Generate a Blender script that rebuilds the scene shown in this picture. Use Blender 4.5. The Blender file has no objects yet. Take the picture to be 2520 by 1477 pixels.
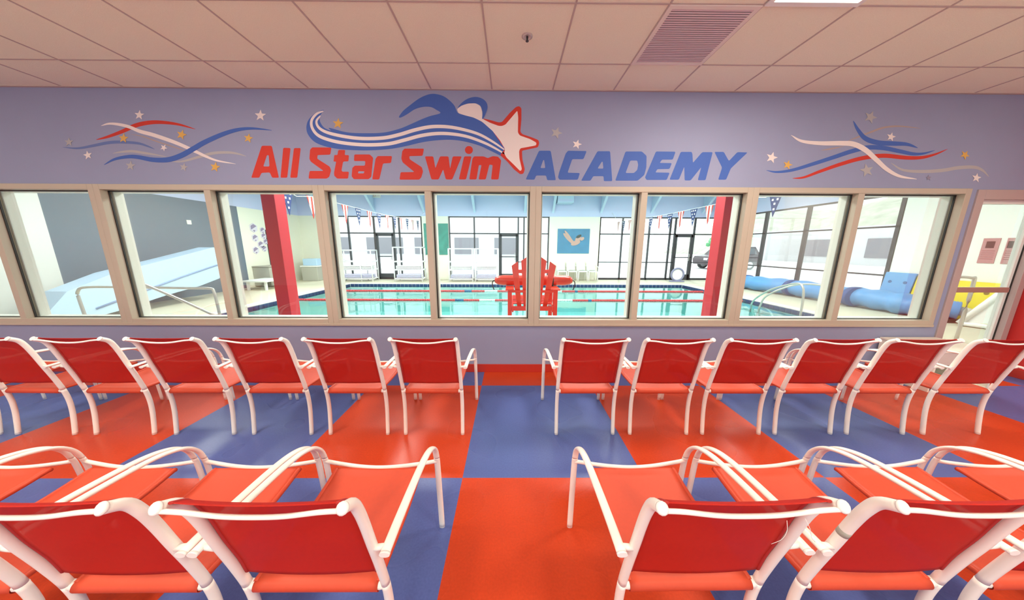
import bpy, bmesh, math, random
from mathutils import Vector, Matrix
random.seed(7)
PI = math.pi
SC = bpy.context.scene
COL = SC.collection

# ------------------------------------------------------------------ camera
FPX, CX, CY = 690.0, 1260.0, 738.5
PITCH, YAW, ROLL = math.radians(10.7), 0.0065, 0.0040
EYE = Vector((0.0, 0.0, 1.482))
_f0 = Vector((math.sin(YAW), math.cos(YAW), 0)); _z = Vector((0, 0, 1))
_r0 = Vector((math.cos(YAW), -math.sin(YAW), 0))
FWD = _f0 * math.cos(PITCH) - _z * math.sin(PITCH)
_u0 = _f0 * math.sin(PITCH) + _z * math.cos(PITCH)
RIGHT = _r0 * math.cos(ROLL) + _u0 * math.sin(ROLL)
UP = _u0 * math.cos(ROLL) - _r0 * math.sin(ROLL)
cam_d = bpy.data.cameras.new('camera'); cam = bpy.data.objects.new('camera', cam_d); COL.objects.link(cam)
cam_d.sensor_width = 36; cam_d.lens = FPX * 36 / 2520; cam_d.clip_start = 0.05; cam_d.clip_end = 300
M = Matrix((RIGHT, UP, -FWD)).transposed().to_4x4(); M.translation = EYE
cam.matrix_world = M
SC.camera = cam

def ray(px, py):
    return (FWD + RIGHT * ((px - CX) / FPX) + UP * ((CY - py) / FPX))
def atY(px, py, Y):
    d = ray(px, py); return EYE + d * ((Y - EYE.y) / d.y)
def atX(px, py, X):
    d = ray(px, py); return EYE + d * ((X - EYE.x) / d.x)
def atZ(px, py, Z):
    d = ray(px, py); return EYE + d * ((Z - EYE.z) / d.z)

# ------------------------------------------------------------------ materials
def s2l(c):
    c = c / 255.0
    return c / 12.92 if c <= 0.04045 else ((c + 0.055) / 1.055) ** 2.4
def rgb(r, g, b): return (s2l(r), s2l(g), s2l(b), 1)
MATS = {}
def mat(name, col, rough=0.5, metal=0.0, spec=0.5, noise=0.0, nscale=20, bump=0.0, bscale=200, coat=0.0):
    if name in MATS: return MATS[name]
    m = bpy.data.materials.new(name); m.use_nodes = True
    nt = m.node_tree; b = nt.nodes['Principled BSDF']
    b.inputs['Base Color'].default_value = col; b.inputs['Roughness'].default_value = rough
    b.inputs['Metallic'].default_value = metal; b.inputs['Specular IOR Level'].default_value = spec
    b.inputs['Coat Weight'].default_value = coat
    if noise or bump:
        tc = nt.nodes.new('ShaderNodeTexCoord')
    if noise:
        n = nt.nodes.new('ShaderNodeTexNoise'); n.inputs['Scale'].default_value = nscale; n.inputs['Detail'].default_value = 4
        nt.links.new(tc.outputs['Object'], n.inputs['Vector'])
        mx = nt.nodes.new('ShaderNodeMix'); mx.data_type = 'RGBA'
        mx.inputs['A'].default_value = tuple(x * (1 - noise) for x in col[:3]) + (1,)
        mx.inputs['B'].default_value = tuple(min(1, x * (1 + noise)) for x in col[:3]) + (1,)
        nt.links.new(n.outputs['Fac'], mx.inputs['Factor']); nt.links.new(mx.outputs['Result'], b.inputs['Base Color'])
    if bump:
        n = nt.nodes.new('ShaderNodeTexNoise'); n.inputs['Scale'].default_value = bscale; n.inputs['Detail'].default_value = 3
        nt.links.new(tc.outputs['Object'], n.inputs['Vector'])
        bp = nt.nodes.new('ShaderNodeBump'); bp.inputs['Strength'].default_value = bump; bp.inputs['Distance'].default_value = 0.004
        nt.links.new(n.outputs['Fac'], bp.inputs['Height']); nt.links.new(bp.outputs['Normal'], b.inputs['Normal'])
    MATS[name] = m; return m

def emis(name, col, strength):
    m = bpy.data.materials.new(name); m.use_nodes = True; b = m.node_tree.nodes['Principled BSDF']
    b.inputs['Base Color'].default_value = (.8, .8, .8, 1)
    b.inputs['Emission Color'].default_value = col; b.inputs['Emission Strength'].default_value = strength
    MATS[name] = m; return m

def glass_mat(name, tint, refl=0.06, rough=0.0):
    m = bpy.data.materials.new(name); m.use_nodes = True; nt = m.node_tree
    nt.nodes.remove(nt.nodes['Principled BSDF']); out = nt.nodes['Material Output']
    t = nt.nodes.new('ShaderNodeBsdfTransparent'); t.inputs['Color'].default_value = tint
    g = nt.nodes.new('ShaderNodeBsdfGlossy'); g.inputs['Roughness'].default_value = rough
    fr = nt.nodes.new('ShaderNodeFresnel'); fr.inputs['IOR'].default_value = 1.45
    ml = nt.nodes.new('ShaderNodeMath'); ml.operation = 'MULTIPLY'; ml.inputs[1].default_value = refl * 10
    mx = nt.nodes.new('ShaderNodeMixShader')
    nt.links.new(fr.outputs[0], ml.inputs[0]); nt.links.new(ml.outputs[0], mx.inputs[0])
    nt.links.new(t.outputs[0], mx.inputs[1]); nt.links.new(g.outputs[0], mx.inputs[2]); nt.links.new(mx.outputs[0], out.inputs['Surface'])
    MATS[name] = m; return m

def sling_mat(name, col):
    m = mat(name, col, rough=0.6, spec=0.15, noise=0.06, nscale=60)
    nt = m.node_tree; b = nt.nodes['Principled BSDF']; out = nt.nodes['Material Output']
    t = nt.nodes.new('ShaderNodeBsdfTransparent'); mx = nt.nodes.new('ShaderNodeMixShader'); mx.inputs[0].default_value = 0.15
    # fine weave, open between the threads
    tc = nt.nodes.new('ShaderNodeTexCoord'); w = nt.nodes.new('ShaderNodeTexWave'); w.bands_direction = 'X'; w.inputs['Scale'].default_value = 260
    w2 = nt.nodes.new('ShaderNodeTexWave'); w2.bands_direction = 'Z'; w2.inputs['Scale'].default_value = 260
    ad = nt.nodes.new('ShaderNodeMath'); ad.operation = 'ADD'
    bp = nt.nodes.new('ShaderNodeBump'); bp.inputs['Strength'].default_value = 0.15; bp.inputs['Distance'].default_value = 0.001
    nt.links.new(tc.outputs['Object'], w.inputs[0]); nt.links.new(tc.outputs['Object'], w2.inputs[0])
    nt.links.new(w.outputs['Fac'], ad.inputs[0]); nt.links.new(w2.outputs['Fac'], ad.inputs[1]); nt.links.new(ad.outputs[0], bp.inputs['Height'])
    nt.links.new(bp.outputs[0], b.inputs['Normal'])
    nt.links.new(b.outputs[0], mx.inputs[1]); nt.links.new(t.outputs[0], mx.inputs[2]); nt.links.new(mx.outputs[0], out.inputs['Surface'])
    return m

def floor_mat():
    m = bpy.data.materials.new('checker_linoleum'); m.use_nodes = True; nt = m.node_tree; b = nt.nodes['Principled BSDF']
    tc = nt.nodes.new('ShaderNodeTexCoord'); sp = nt.nodes.new('ShaderNodeSeparateXYZ'); nt.links.new(tc.outputs['Object'], sp.inputs[0])
    def cell(out, off, size):
        a = nt.nodes.new('ShaderNodeMath'); a.operation = 'SUBTRACT'; a.inputs[1].default_value = off
        d = nt.nodes.new('ShaderNodeMath'); d.operation = 'DIVIDE'; d.inputs[1].default_value = size
        f = nt.nodes.new('ShaderNodeMath'); f.operation = 'FLOOR'
        nt.links.new(out, a.inputs[0]); nt.links.new(a.outputs[0], d.inputs[0]); nt.links.new(d.outputs[0], f.inputs[0]); return f
    fx = cell(sp.outputs['X'], -0.308, 1.19); fy = cell(sp.outputs['Y'], 1.584, 1.242)
    ad = nt.nodes.new('ShaderNodeMath'); nt.links.new(fx.outputs[0], ad.inputs[0]); nt.links.new(fy.outputs[0], ad.inputs[1])
    hf = nt.nodes.new('ShaderNodeMath'); hf.operation = 'MULTIPLY'; hf.inputs[1].default_value = 0.5
    fr = nt.nodes.new('ShaderNodeMath'); fr.operation = 'FRACT'
    gt = nt.nodes.new('ShaderNodeMath'); gt.operation = 'GREATER_THAN'; gt.inputs[1].default_value = 0.25
    nt.links.new(ad.outputs[0], hf.inputs[0]); nt.links.new(hf.outputs[0], fr.inputs[0]); nt.links.new(fr.outputs[0], gt.inputs[0])
    mx = nt.nodes.new('ShaderNodeMix'); mx.data_type = 'RGBA'
    mx.inputs['A'].default_value = FLOOR_BLUE; mx.inputs['B'].default_value = FLOOR_RED
    nt.links.new(gt.outputs[0], mx.inputs['Factor'])
    n = nt.nodes.new('ShaderNodeTexNoise'); n.inputs['Scale'].default_value = 90; n.inputs['Detail'].default_value = 6
    nt.links.new(tc.outputs['Object'], n.inputs['Vector'])
    mr = nt.nodes.new('ShaderNodeMapRange'); mr.inputs['To Min'].default_value = 0.82; mr.inputs['To Max'].default_value = 1.18
    nt.links.new(n.outputs['Fac'], mr.inputs['Value'])
    vm = nt.nodes.new('ShaderNodeVectorMath'); vm.operation = 'SCALE'
    nt.links.new(mx.outputs['Result'], vm.inputs[0]); nt.links.new(mr.outputs[0], vm.inputs['Scale']); nt.links.new(vm.outputs[0], b.inputs['Base Color'])
    n2 = nt.nodes.new('ShaderNodeTexNoise'); n2.inputs['Scale'].default_value = 1.6; n2.inputs['Detail'].default_value = 1
    nt.links.new(tc.outputs['Object'], n2.inputs['Vector'])
    mr2 = nt.nodes.new('ShaderNodeMapRange'); mr2.inputs['To Min'].default_value = 0.24; mr2.inputs['To Max'].default_value = 0.32
    nt.links.new(n2.outputs['Fac'], mr2.inputs['Value']); nt.links.new(mr2.outputs[0], b.inputs['Roughness'])
    b.inputs['Specular IOR Level'].default_value = 0.20
    MATS['floor'] = m; return m

FLOOR_RED = (0.58, 0.058, 0.016, 1); FLOOR_BLUE = (0.098, 0.135, 0.36, 1)
WALL = mat('lavender_paint', (0.30, 0.325, 0.475, 1), rough=0.75, noise=0.04, nscale=3, bump=0.08, bscale=120)
CEIL = mat('ceiling_tile', (0.96, 0.95, 0.72, 1), rough=0.95, noise=0.09, nscale=140, bump=0.5, bscale=260)
GRID = mat('ceiling_grid_gap_shade', (0.55, 0.46, 0.40, 1), rough=0.6)  # bar colour darkened to carry the shade of the tile gaps
FRAME = mat('cream_frame', (0.51, 0.44, 0.345, 1), rough=0.45)
FRAMEW = mat('white_frame_outer', (0.85, 0.86, 0.80, 1), rough=0.4)
GASK = mat('black_gasket', (0.02, 0.018, 0.016, 1), rough=0.5)
GLASS = glass_mat('window_glass', (0.97, 1.0, 0.99, 1), refl=0.035)
WHITE = mat('chair_white', (0.94, 0.90, 0.81, 1), rough=0.32, coat=0.2)
CAPW = mat('chair_cap', (0.90, 0.85, 0.79, 1), rough=0.4)
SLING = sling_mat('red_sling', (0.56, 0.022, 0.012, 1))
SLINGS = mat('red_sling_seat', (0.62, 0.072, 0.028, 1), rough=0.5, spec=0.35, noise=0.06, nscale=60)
STITCH = mat('sling_seam', (0.42, 0.02, 0.015, 1), rough=0.7)
REDB = mat('red_baseboard', (0.52, 0.035, 0.02, 1), rough=0.4)
REDW = mat('red_wall_paint', (0.66, 0.03, 0.025, 1), rough=0.6)
BROWN = mat('taupe_bar', (0.40, 0.24, 0.20, 1), rough=0.45)
STEEL = mat('brushed_steel', (0.55, 0.53, 0.48, 1), rough=0.3, metal=0.6)
DARK = mat('dark_bronze', (0.035, 0.035, 0.04, 1), rough=0.45)
CREAM = mat('cream_paint', (0.86, 0.84, 0.70, 1), rough=0.8)
WHITEP = mat('white_paint', (0.86, 0.87, 0.80, 1), rough=0.8)
SLATE = mat('slate_paint', (0.13, 0.185, 0.24, 1), rough=0.95, spec=0.1, noise=0.05, nscale=2)
HBLUE = mat('pool_hall_blue', (0.58, 0.62, 0.84, 1), rough=0.8)
HCEIL = mat('pool_hall_ceiling', (0.62, 0.74, 0.80, 1), rough=0.9)
HBEAM = mat('pale_blue_beam', (0.55, 0.68, 0.85, 1), rough=0.7)
DECK = mat('pool_deck_concrete', (0.60, 0.56, 0.42, 1), rough=0.7, noise=0.08, nscale=8)
COPING = mat('pool_coping', (0.66, 0.62, 0.56, 1), rough=0.7)
BASIN = mat('pool_basin', (0.42, 0.83, 0.80, 1), rough=0.6, noise=0.05, nscale=3)
TILEB = mat('navy_tile', (0.02, 0.045, 0.14, 1), rough=0.3)
REDC = mat('red_column_paint', (0.48, 0.022, 0.034, 1), rough=0.35)
REDG = mat('red_gloss', (0.78, 0.045, 0.02, 1), rough=0.3)
BLACK = mat('black_strap', (0.03, 0.02, 0.02, 1), rough=0.6)
PVC = mat('white_pvc', (0.88, 0.88, 0.90, 1), rough=0.4)
PLAST = mat('white_plastic', (0.86, 0.86, 0.82, 1), rough=0.45)
LBLUE = mat('light_blue_plastic', (0.50, 0.70, 0.90, 1), rough=0.4)
LBLUE2 = mat('slide_groove_blue', (0.22, 0.33, 0.55, 1), rough=0.5)
BLUEM = mat('blue_vinyl', (0.09, 0.30, 0.62, 1), rough=0.45, noise=0.15, nscale=4)
BLUEK = mat('blue_foam', (0.13, 0.36, 0.66, 1), rough=0.6)
YEL = mat('yellow_foam', (0.88, 0.72, 0.05, 1), rough=0.6)
HOLE = mat('foam_hole', (0.25, 0.20, 0.05, 1), rough=0.8)
HOLEB = mat('foam_hole_blue', (0.05, 0.13, 0.3, 1), rough=0.8)
GREYC = mat('taupe_cabinet', (0.42, 0.40, 0.33, 1), rough=0.6)
GREYB = mat('grey_bin', (0.48, 0.47, 0.40, 1), rough=0.6)
DOORC = mat('cream_door', (0.62, 0.62, 0.42, 1), rough=0.6)
PINK = mat('poster_pink', (0.52, 0.27, 0.26, 1), rough=0.6)
PHOTO = mat('poster_photo', (0.10, 0.06, 0.05, 1), rough=0.6)
PTEXT = mat('poster_text', (0.33, 0.13, 0.13, 1), rough=0.6)
RED = mat('paint_red', (0.60, 0.035, 0.018, 1), rough=0.7)
BLU = mat('paint_blue', (0.055, 0.13, 0.44, 1), rough=0.7)
BLU2 = mat('paint_soft_blue', (0.13, 0.19, 0.42, 1), rough=0.7)
WHI = mat('paint_white', (0.84, 0.74, 0.70, 1), rough=0.7)
YLW = mat('paint_gold', (0.72, 0.42, 0.10, 1), rough=0.7)
SIL = mat('paint_silver', (0.44, 0.42, 0.42, 1), rough=0.7)
TAN = mat('paint_tan', (0.42, 0.32, 0.28, 1), rough=0.7)
MAUVE = mat('paint_mauve', (0.27, 0.24, 0.32, 1), rough=0.7)
PURP = mat('hex_purple', (0.30, 0.24, 0.36, 1), rough=0.6)
LILAC = mat('hex_lilac', (0.74, 0.68, 0.76, 1), rough=0.6)
TEAL = mat('teal_print', (0.05, 0.27, 0.21, 1), rough=0.5, noise=0.5, nscale=5)
AQUA = mat('aqua_print', (0.06, 0.22, 0.38, 1), rough=0.5, noise=0.35, nscale=4)
SKINP = mat('print_skin', (0.55, 0.33, 0.27, 1), rough=0.6)
HAIRP = mat('print_dark_hair', (0.05, 0.06, 0.05, 1), rough=0.6)
ASPH = mat('sunlit_pavement', (0.75, 0.75, 0.75, 1), rough=0.9)
BLDG = mat('far_building', (0.70, 0.70, 0.72, 1), rough=0.9)
BLDG2 = mat('far_dark_band', (0.26, 0.25, 0.28, 1), rough=0.9)
BLDG3 = mat('far_grey_glass', (0.25, 0.30, 0.32, 1), rough=0.4)
HILL = mat('hill_scrub', (0.48, 0.50, 0.40, 1), rough=1, noise=0.5, nscale=0.8)
LEAF = mat('shrub_leaf', (0.12, 0.40, 0.18, 1), rough=0.8)
CARB = mat('dark_car_paint', (0.04, 0.02, 0.03, 1), rough=0.25)
CARG = mat('car_window', (0.10, 0.12, 0.14, 1), rough=0.1)
RIM = mat('wheel_rim', (0.6, 0.6, 0.62, 1), rough=0.3)
TIRE = mat('tire', (0.02, 0.02, 0.02, 1), rough=0.8)
EXITR = mat('exit_red', (0.75, 0.20, 0.05, 1), rough=0.5)
LAMP = emis('troffer_diffuser', (1.0, 0.86, 0.70, 1), 9.0)
HLAMP = emis('hall_lamp_diffuser', (1.0, 0.99, 0.95, 1), 26.0)
FLOOR = floor_mat()
BACKW = mat('warm_wall_paint', (0.84, 0.80, 0.74, 1), rough=0.8)

def water_mat():
    m = bpy.data.materials.new('pool_water'); m.use_nodes = True; nt = m.node_tree
    nt.nodes.remove(nt.nodes['Principled BSDF']); out = nt.nodes['Material Output']
    t = nt.nodes.new('ShaderNodeBsdfTransparent'); t.inputs['Color'].default_value = (0.80, 0.97, 0.96, 1)
    g = nt.nodes.new('ShaderNodeBsdfGlossy'); g.inputs['Roughness'].default_value = 0.03
    fr = nt.nodes.new('ShaderNodeFresnel'); fr.inputs['IOR'].default_value = 1.33
    tc = nt.nodes.new('ShaderNodeTexCoord'); n = nt.nodes.new('ShaderNodeTexNoise'); n.inputs['Scale'].default_value = 2.5; n.inputs['Detail'].default_value = 3
    bp = nt.nodes.new('ShaderNodeBump'); bp.inputs['Strength'].default_value = 0.12; bp.inputs['Distance'].default_value = 0.02
    nt.links.new(tc.outputs['Object'], n.inputs['Vector']); nt.links.new(n.outputs['Fac'], bp.inputs['Height'])
    nt.links.new(bp.outputs[0], g.inputs['Normal']); nt.links.new(bp.outputs[0], fr.inputs['Normal'])
    mx = nt.nodes.new('ShaderNodeMixShader')
    nt.links.new(fr.outputs[0], mx.inputs[0]); nt.links.new(t.outputs[0], mx.inputs[1]); nt.links.new(g.outputs[0], mx.inputs[2])
    nt.links.new(mx.outputs[0], out.inputs['Surface']); return m
WATER = water_mat()

# ------------------------------------------------------------------ mesh helpers
def catmull(pts, n=6):
    P = [Vector(p) for p in pts]; out = []
    for i in range(len(P) - 1):
        p0 = P[i - 1] if i else P[0] * 2 - P[1]; p1 = P[i]; p2 = P[i + 1]
        p3 = P[i + 2] if i + 2 < len(P) else P[-1] * 2 - P[-2]
        for k in range(n):
            t = k / n
            out.append(0.5 * ((2 * p1) + (p2 - p0) * t + (2 * p0 - 5 * p1 + 4 * p2 - p3) * t * t + (3 * p1 - p0 - 3 * p2 + p3) * t ** 3))
    out.append(P[-1]); return out

class MB:
    def __init__(s): s.bm = bmesh.new()
    def box(s, x0, x1, y0, y1, z0, z1, bev=0.0, mi=0, rot=None):
        x0, x1 = sorted((x0, x1)); y0, y1 = sorted((y0, y1)); z0, z1 = sorted((z0, z1))
        vs = [s.bm.verts.new((x, y, z)) for x in (x0, x1) for y in (y0, y1) for z in (z0, z1)]
        fs = []
        for q in ((0, 1, 3, 2), (4, 6, 7, 5), (0, 4, 5, 1), (2, 3, 7, 6), (0, 2, 6, 4), (1, 5, 7, 3)):
            f = s.bm.faces.new([vs[i] for i in q]); f.material_index = mi; fs.append(f)
        if bev > 0:
            es = list({e for f in fs for e in f.edges})
            r = bmesh.ops.bevel(s.bm, geom=es, offset=bev, segments=2, affect='EDGES', profile=0.5)
            for f in r['faces']: f.material_index = mi
            vs = list({v for f in r['faces'] for v in f.verts} | {v for v in vs if v.is_valid})
        if rot is not None:
            bmesh.ops.transform(s.bm, matrix=rot, verts=[v for v in vs if v.is_valid])
        return s
    def tube(s, path, r=0.01, rn=None, ref=(1, 0, 0), seg=12, caps=True, mi=0, smooth=True, taper=None, closed=False):
        P = [Vector(p) for p in path]; rn = r if rn is None else rn; rings = []
        n = len(P)
        for i, p in enumerate(P):
            if closed: t = (P[(i + 1) % n] - P[i - 1]).normalized()
            elif i == 0: t = (P[1] - P[0]).normalized()
            elif i == n - 1: t = (P[-1] - P[-2]).normalized()
            else: t = (P[i + 1] - P[i - 1]).normalized()
            a = Vector(ref); a = a - t * a.dot(t)
            if a.length < 1e-4: a = t.orthogonal()
            a.normalize(); b = t.cross(a)
            k = 1 if taper is None else taper[i]
            rings.append([s.bm.verts.new(p + a * (r * k * math.cos(2 * PI * j / seg)) + b * (rn * k * math.sin(2 * PI * j / seg))) for j in range(seg)])
        m = n if closed else n - 1
        for i in range(m):
            A, B = rings[i], rings[(i + 1) % n]
            for j in range(seg):
                f = s.bm.faces.new((A[j], A[(j + 1) % seg], B[(j + 1) % seg], B[j])); f.smooth = smooth; f.material_index = mi
        if caps and not closed:
            s.bm.faces.new(rings[0][::-1]).material_index = mi; s.bm.faces.new(rings[-1]).material_index = mi
        return s
    def cyl(s, a, b, r, seg=20, mi=0, r2=None):
        a, b = Vector(a), Vector(b)
        return s.tube([a, b], r, seg=seg, mi=mi, taper=[1, 1 if r2 is None else r2 / r])
    def lathe(s, prof, c=(0, 0, 0), seg=24, mi=0):
        c = Vector(c); rings = [[s.bm.verts.new(c + Vector((r * math.cos(2 * PI * j / seg), r * math.sin(2 * PI * j / seg), z))) for j in range(seg)] for r, z in prof]
        for A, B in zip(rings, rings[1:]):
            for j in range(seg):
                f = s.bm.faces.new((A[j], A[(j + 1) % seg], B[(j + 1) % seg], B[j])); f.smooth = True; f.material_index = mi
        s.bm.faces.new(rings[0][::-1]).material_index = mi; s.bm.faces.new(rings[-1]).material_index = mi
        return s
    def prism(s, poly, ext, mi=0, smooth=False):
        """poly: list of 3D points (planar ring), ext: extrusion vector"""
        A = [s.bm.verts.new(p) for p in poly]; B = [s.bm.verts.new(Vector(p) + Vector(ext)) for p in poly]
        n = len(A); fs = [s.bm.faces.new(A), s.bm.faces.new(B[::-1])]
        for i in range(n):
            f = s.bm.faces.new((A[i], B[i], B[(i + 1) % n], A[(i + 1) % n])); f.smooth = smooth; fs.append(f)
        for f in fs: f.material_index = mi
        return s
    def quad(s, pts, mi=0):
        s.bm.faces.new([s.bm.verts.new(p) for p in pts]).material_index = mi; return s
    def sheet(s, grid, th, mi=0, nrm=(0, 0, 1)):
        """grid[i][j] of points -> sheet with thickness th along nrm"""
        nv = Vector(nrm).normalized() * (th / 2); R, Cn = len(grid), len(grid[0])
        T = [[s.bm.verts.new(Vector(p) + nv) for p in row] for row in grid]; L = [[s.bm.verts.new(Vector(p) - nv) for p in row] for row in grid]
        for i in range(R - 1):
            for j in range(Cn - 1):
                for q in ((T[i][j], T[i][j + 1], T[i + 1][j + 1], T[i + 1][j]), (L[i][j], L[i + 1][j], L[i + 1][j + 1], L[i][j + 1])):
                    f = s.bm.faces.new(q); f.smooth = True; f.material_index = mi
        ed = [(0, j) for j in range(Cn)] + [(i, Cn - 1) for i in range(1, R)] + [(R - 1, j) for j in range(Cn - 2, -1, -1)] + [(i, 0) for i in range(R - 2, 0, -1)]
        for k in range(len(ed)):
            a, b = ed[k], ed[(k + 1) % len(ed)]
            s.bm.faces.new((T[a[0]][a[1]], L[a[0]][a[1]], L[b[0]][b[1]], T[b[0]][b[1]])).material_index = mi
        return s
    def build(s, name, m, parent=None, loc=None):
        bmesh.ops.recalc_face_normals(s.bm, faces=s.bm.faces[:])
        me = bpy.data.meshes.new(name); s.bm.to_mesh(me); s.bm.free()
        for x in (m if isinstance(m, (list, tuple)) else [m]): me.materials.append(x)
        o = bpy.data.objects.new(name, me); COL.objects.link(o)
        if parent is not None: o.parent = parent
        if loc is not None: o.location = loc
        return o

def tag(o, label=None, cat=None, group=None, kind=None):
    if label: o['label'] = label
    if cat: o['category'] = cat
    if group: o['group'] = group
    if kind: o['kind'] = kind
    return o
def thing(name, label, cat, loc=(0, 0, 0), rz=0.0, group=None):
    o = bpy.data.objects.new(name, None); COL.objects.link(o); o.location = loc; o.rotation_euler = (0, 0, rz); o.empty_display_size = 0.1
    return tag(o, label, cat, group)
def struct(name, mb, m, parent=None):
    o = mb.build(name, m, parent)
    if parent is None: o['kind'] = 'structure'
    return o
def struct_root(name):
    o = bpy.data.objects.new(name, None); COL.objects.link(o); o['kind'] = 'structure'; return o
KIDS = {}
def dup(root, loc, rz, label, group=None):
    r = root.copy(); COL.objects.link(r); r.location = loc; r.rotation_euler = (0, 0, rz); r['label'] = label
    if group: r['group'] = group
    for ch in root.children:
        c = ch.copy(); COL.objects.link(c); c.parent = r
        for g in ch.children:
            d = g.copy(); COL.objects.link(d); d.parent = c
    return r

# ------------------------------------------------------------------ dimensions
WY = 3.17          # room side of the window wall
WT = 0.16          # its thickness
HC = 3.035         # room ceiling
XL, XR = -7.6, 5.925
YB = -3.4
DX0, DX1, DZ = 5.10, 5.84, 2.06   # glass door opening

# ================================================================== ROOM SHELL
struct('floor', MB().box(XL, XR, YB, WY + WT, -0.05, 0), FLOOR)
struct('ceiling', MB().box(XL, XR, YB, WY, HC, HC + 0.05), CEIL)
g = MB()
for k in range(-14, 16):
    x = -0.189 + 0.61 * k
    if XL < x < XR: g.box(x - 0.006, x + 0.006, YB, WY, HC - 0.004, HC + 0.001)
for k in range(12):
    y = 2.744 - 0.61 * k
    if y > YB: g.box(XL, XR, y - 0.006, y + 0.006, HC - 0.0035, HC + 0.001)
struct('trim_1', g, GRID)
# wall angle along the top of the window wall
struct('trim_2', MB().box(XL, XR, WY - 0.022, WY, HC - 0.006, HC), GRID)

WZ0, WZ1 = 0.598, 2.120
WINX = [-6.78, -4.415, -2.045, 0.272, 2.612, 4.975]
w = MB()
w.box(XL, DX0, WY, WY + WT, 0, WZ0)
w.box(XL, XR, WY, WY + WT, WZ1, HC)
w.box(XL, WINX[0], WY, WY + WT, WZ0, WZ1)
w.box(WINX[-1], DX0, WY, WY + WT, WZ0, WZ1)
w.box(DX1, XR, WY, WY + .09, 0, WZ1)
w.box(DX0, DX1, WY, WY + WT, DZ, WZ1)
struct('wall_front', w, WALL)
struct('wall_left', MB().box(XL - 0.1, XL, YB, WY, 0, HC), BACKW)
struct('wall_right', MB().box(XR, XR + 0.1, YB, 2.35, 0, HC), BACKW)
struct('wall_right_front', MB().box(XR, XR + 0.1, 2.35, WY, 0, HC), REDW)
BW = (-6.6, 5.0, .35, 2.75)  # unseen window opening, added to bring more light onto the ceiling
w = MB(); w.box(XL, BW[0], YB - .1, YB, 0, HC); w.box(BW[1], XR, YB - .1, YB, 0, HC); w.box(BW[0], BW[1], YB - .1, YB, 0, BW[2]); w.box(BW[0], BW[1], YB - .1, YB, BW[3], HC)
struct('wall_back', w, BACKW)
w = MB()
for k in range(7):
    x = BW[0] + (BW[1] - BW[0]) * k / 6; w.box(x - .03, x + .03, YB - .09, YB - .01, BW[2], BW[3])
w.box(BW[0], BW[1], YB - .09, YB - .01, BW[2], BW[2] + .05); w.box(BW[0], BW[1], YB - .09, YB - .01, BW[3] - .05, BW[3])
r10 = struct_root('window_10'); w.build('frame', FRAME, r10); MB().box(BW[0], BW[1], YB - .055, YB - .05, BW[2], BW[3]).build('pane', GLASS, r10)  # frame and pane of the added opening behind the camera
struct('baseboard_front', MB().box(XL, DX0 - 0.02, WY - 0.012, WY, 0, 0.10, bev=0.003), REDB)
struct('baseboard_right', MB().box(XR - 0.012, XR, YB, WY, 0, 0.10, bev=0.003), REDB)

# window units
def window(n, x0, x1):
    r = struct_root('window_%d' % n)
    fw, y0, y1 = 0.062, WY - 0.014, WY + WT + 0.01
    f = MB()
    f.box(x0, x0 + fw, y0, y1, WZ0, WZ1, bev=0.004); f.box(x1 - fw, x1, y0, y1, WZ0, WZ1, bev=0.004)
    f.box(x0 + fw, x1 - fw, y0, y1, WZ1 - 0.055, WZ1, bev=0.004); f.box(x0 + fw, x1 - fw, y0, y1, WZ0, WZ0 + 0.055, bev=0.004)
    f.build('frame', FRAME, r)
    xm = (x0 + x1) / 2
    MB().box(xm - 0.034, xm + 0.034, y0 + 0.006, y1 - 0.006, WZ0 + 0.05, WZ1 - 0.05, bev=0.003).build('mullion', FRAME, r)
    for a, b in ((x0 + fw, xm - 0.034), (xm + 0.034, x1 - fw)):
        z0, z1, t, yg = WZ0 + 0.055, WZ1 - 0.055, 0.010, WY + 0.05
        k = MB()   # dark rubber seal round the pane
        for (p, q, u, v) in ((a, a + t, z0, z1), (b - t, b, z0, z1), (a + t, b - t, z0, z0 + t * .6), (a + t, b - t, z1 - t, z1)):
            k.box(p, q, yg, yg + 0.014, u, v)
        k.build('seal', GASK, r)
        o = MB()
        for (p, q, u, v) in ((a, a + 0.02, z0, z1), (b - 0.02, b, z0, z1), (a + .02, b - .02, z0, z0 + .008), (a + .02, b - .02, z1 - 0.012, z1)):
            o.box(p, q, yg + 0.03, WY + WT, u, v)
        o.build('glazing_stop', FRAMEW, r)
        MB().box(a + 0.002, b - 0.002, yg + 0.016, yg + 0.022, z0 + .002, z1 - .002).build('pane', GLASS, r)
    s = MB().box(x0 - 0.0, x1 + 0.0, y0 - 0.008, y0 + 0.004, WZ0 - 0.022, WZ0 + 0.006, bev=0.003)
    s.build('sill', FRAME, r)
    return r
for i in range(5): window(i + 1, WINX[i], WINX[i + 1])

# ---- glass door, right
dr = struct_root('door_1')
f = MB(); y0, y1 = WY - 0.015, WY + .09
f.box(DX0 - 0.055, DX0 + 0.03, y0, y1, 0, DZ + 0.05, bev=0.003); f.box(DX1 - 0.01, DX1 + 0.06, y0, y1, 0, DZ + 0.05, bev=0.003)
f.box(DX0 + 0.03, DX1 - 0.01, y0, y1, DZ - 0.05, DZ + 0.05, bev=0.003); f.build('frame', mat('door_frame_paint', (0.48, 0.38, 0.36, 1), rough=.5), dr)
f = MB(); a, b = DX0 + 0.032, DX1 - 0.012
f.box(a, a + 0.02, WY + .04, WY + .085, 0.01, DZ - .05); f.box(b - 0.035, b, WY + .04, WY + .085, 0.01, DZ - .05, bev=.003)
f.box(a + .02, b - .035, WY + .04, WY + .085, 0.01, 0.16); f.box(a + .02, b - .035, WY + .04, WY + .085, DZ - .09, DZ - .05)
lf = f.build('leaf_frame', FRAMEW, dr)
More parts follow.
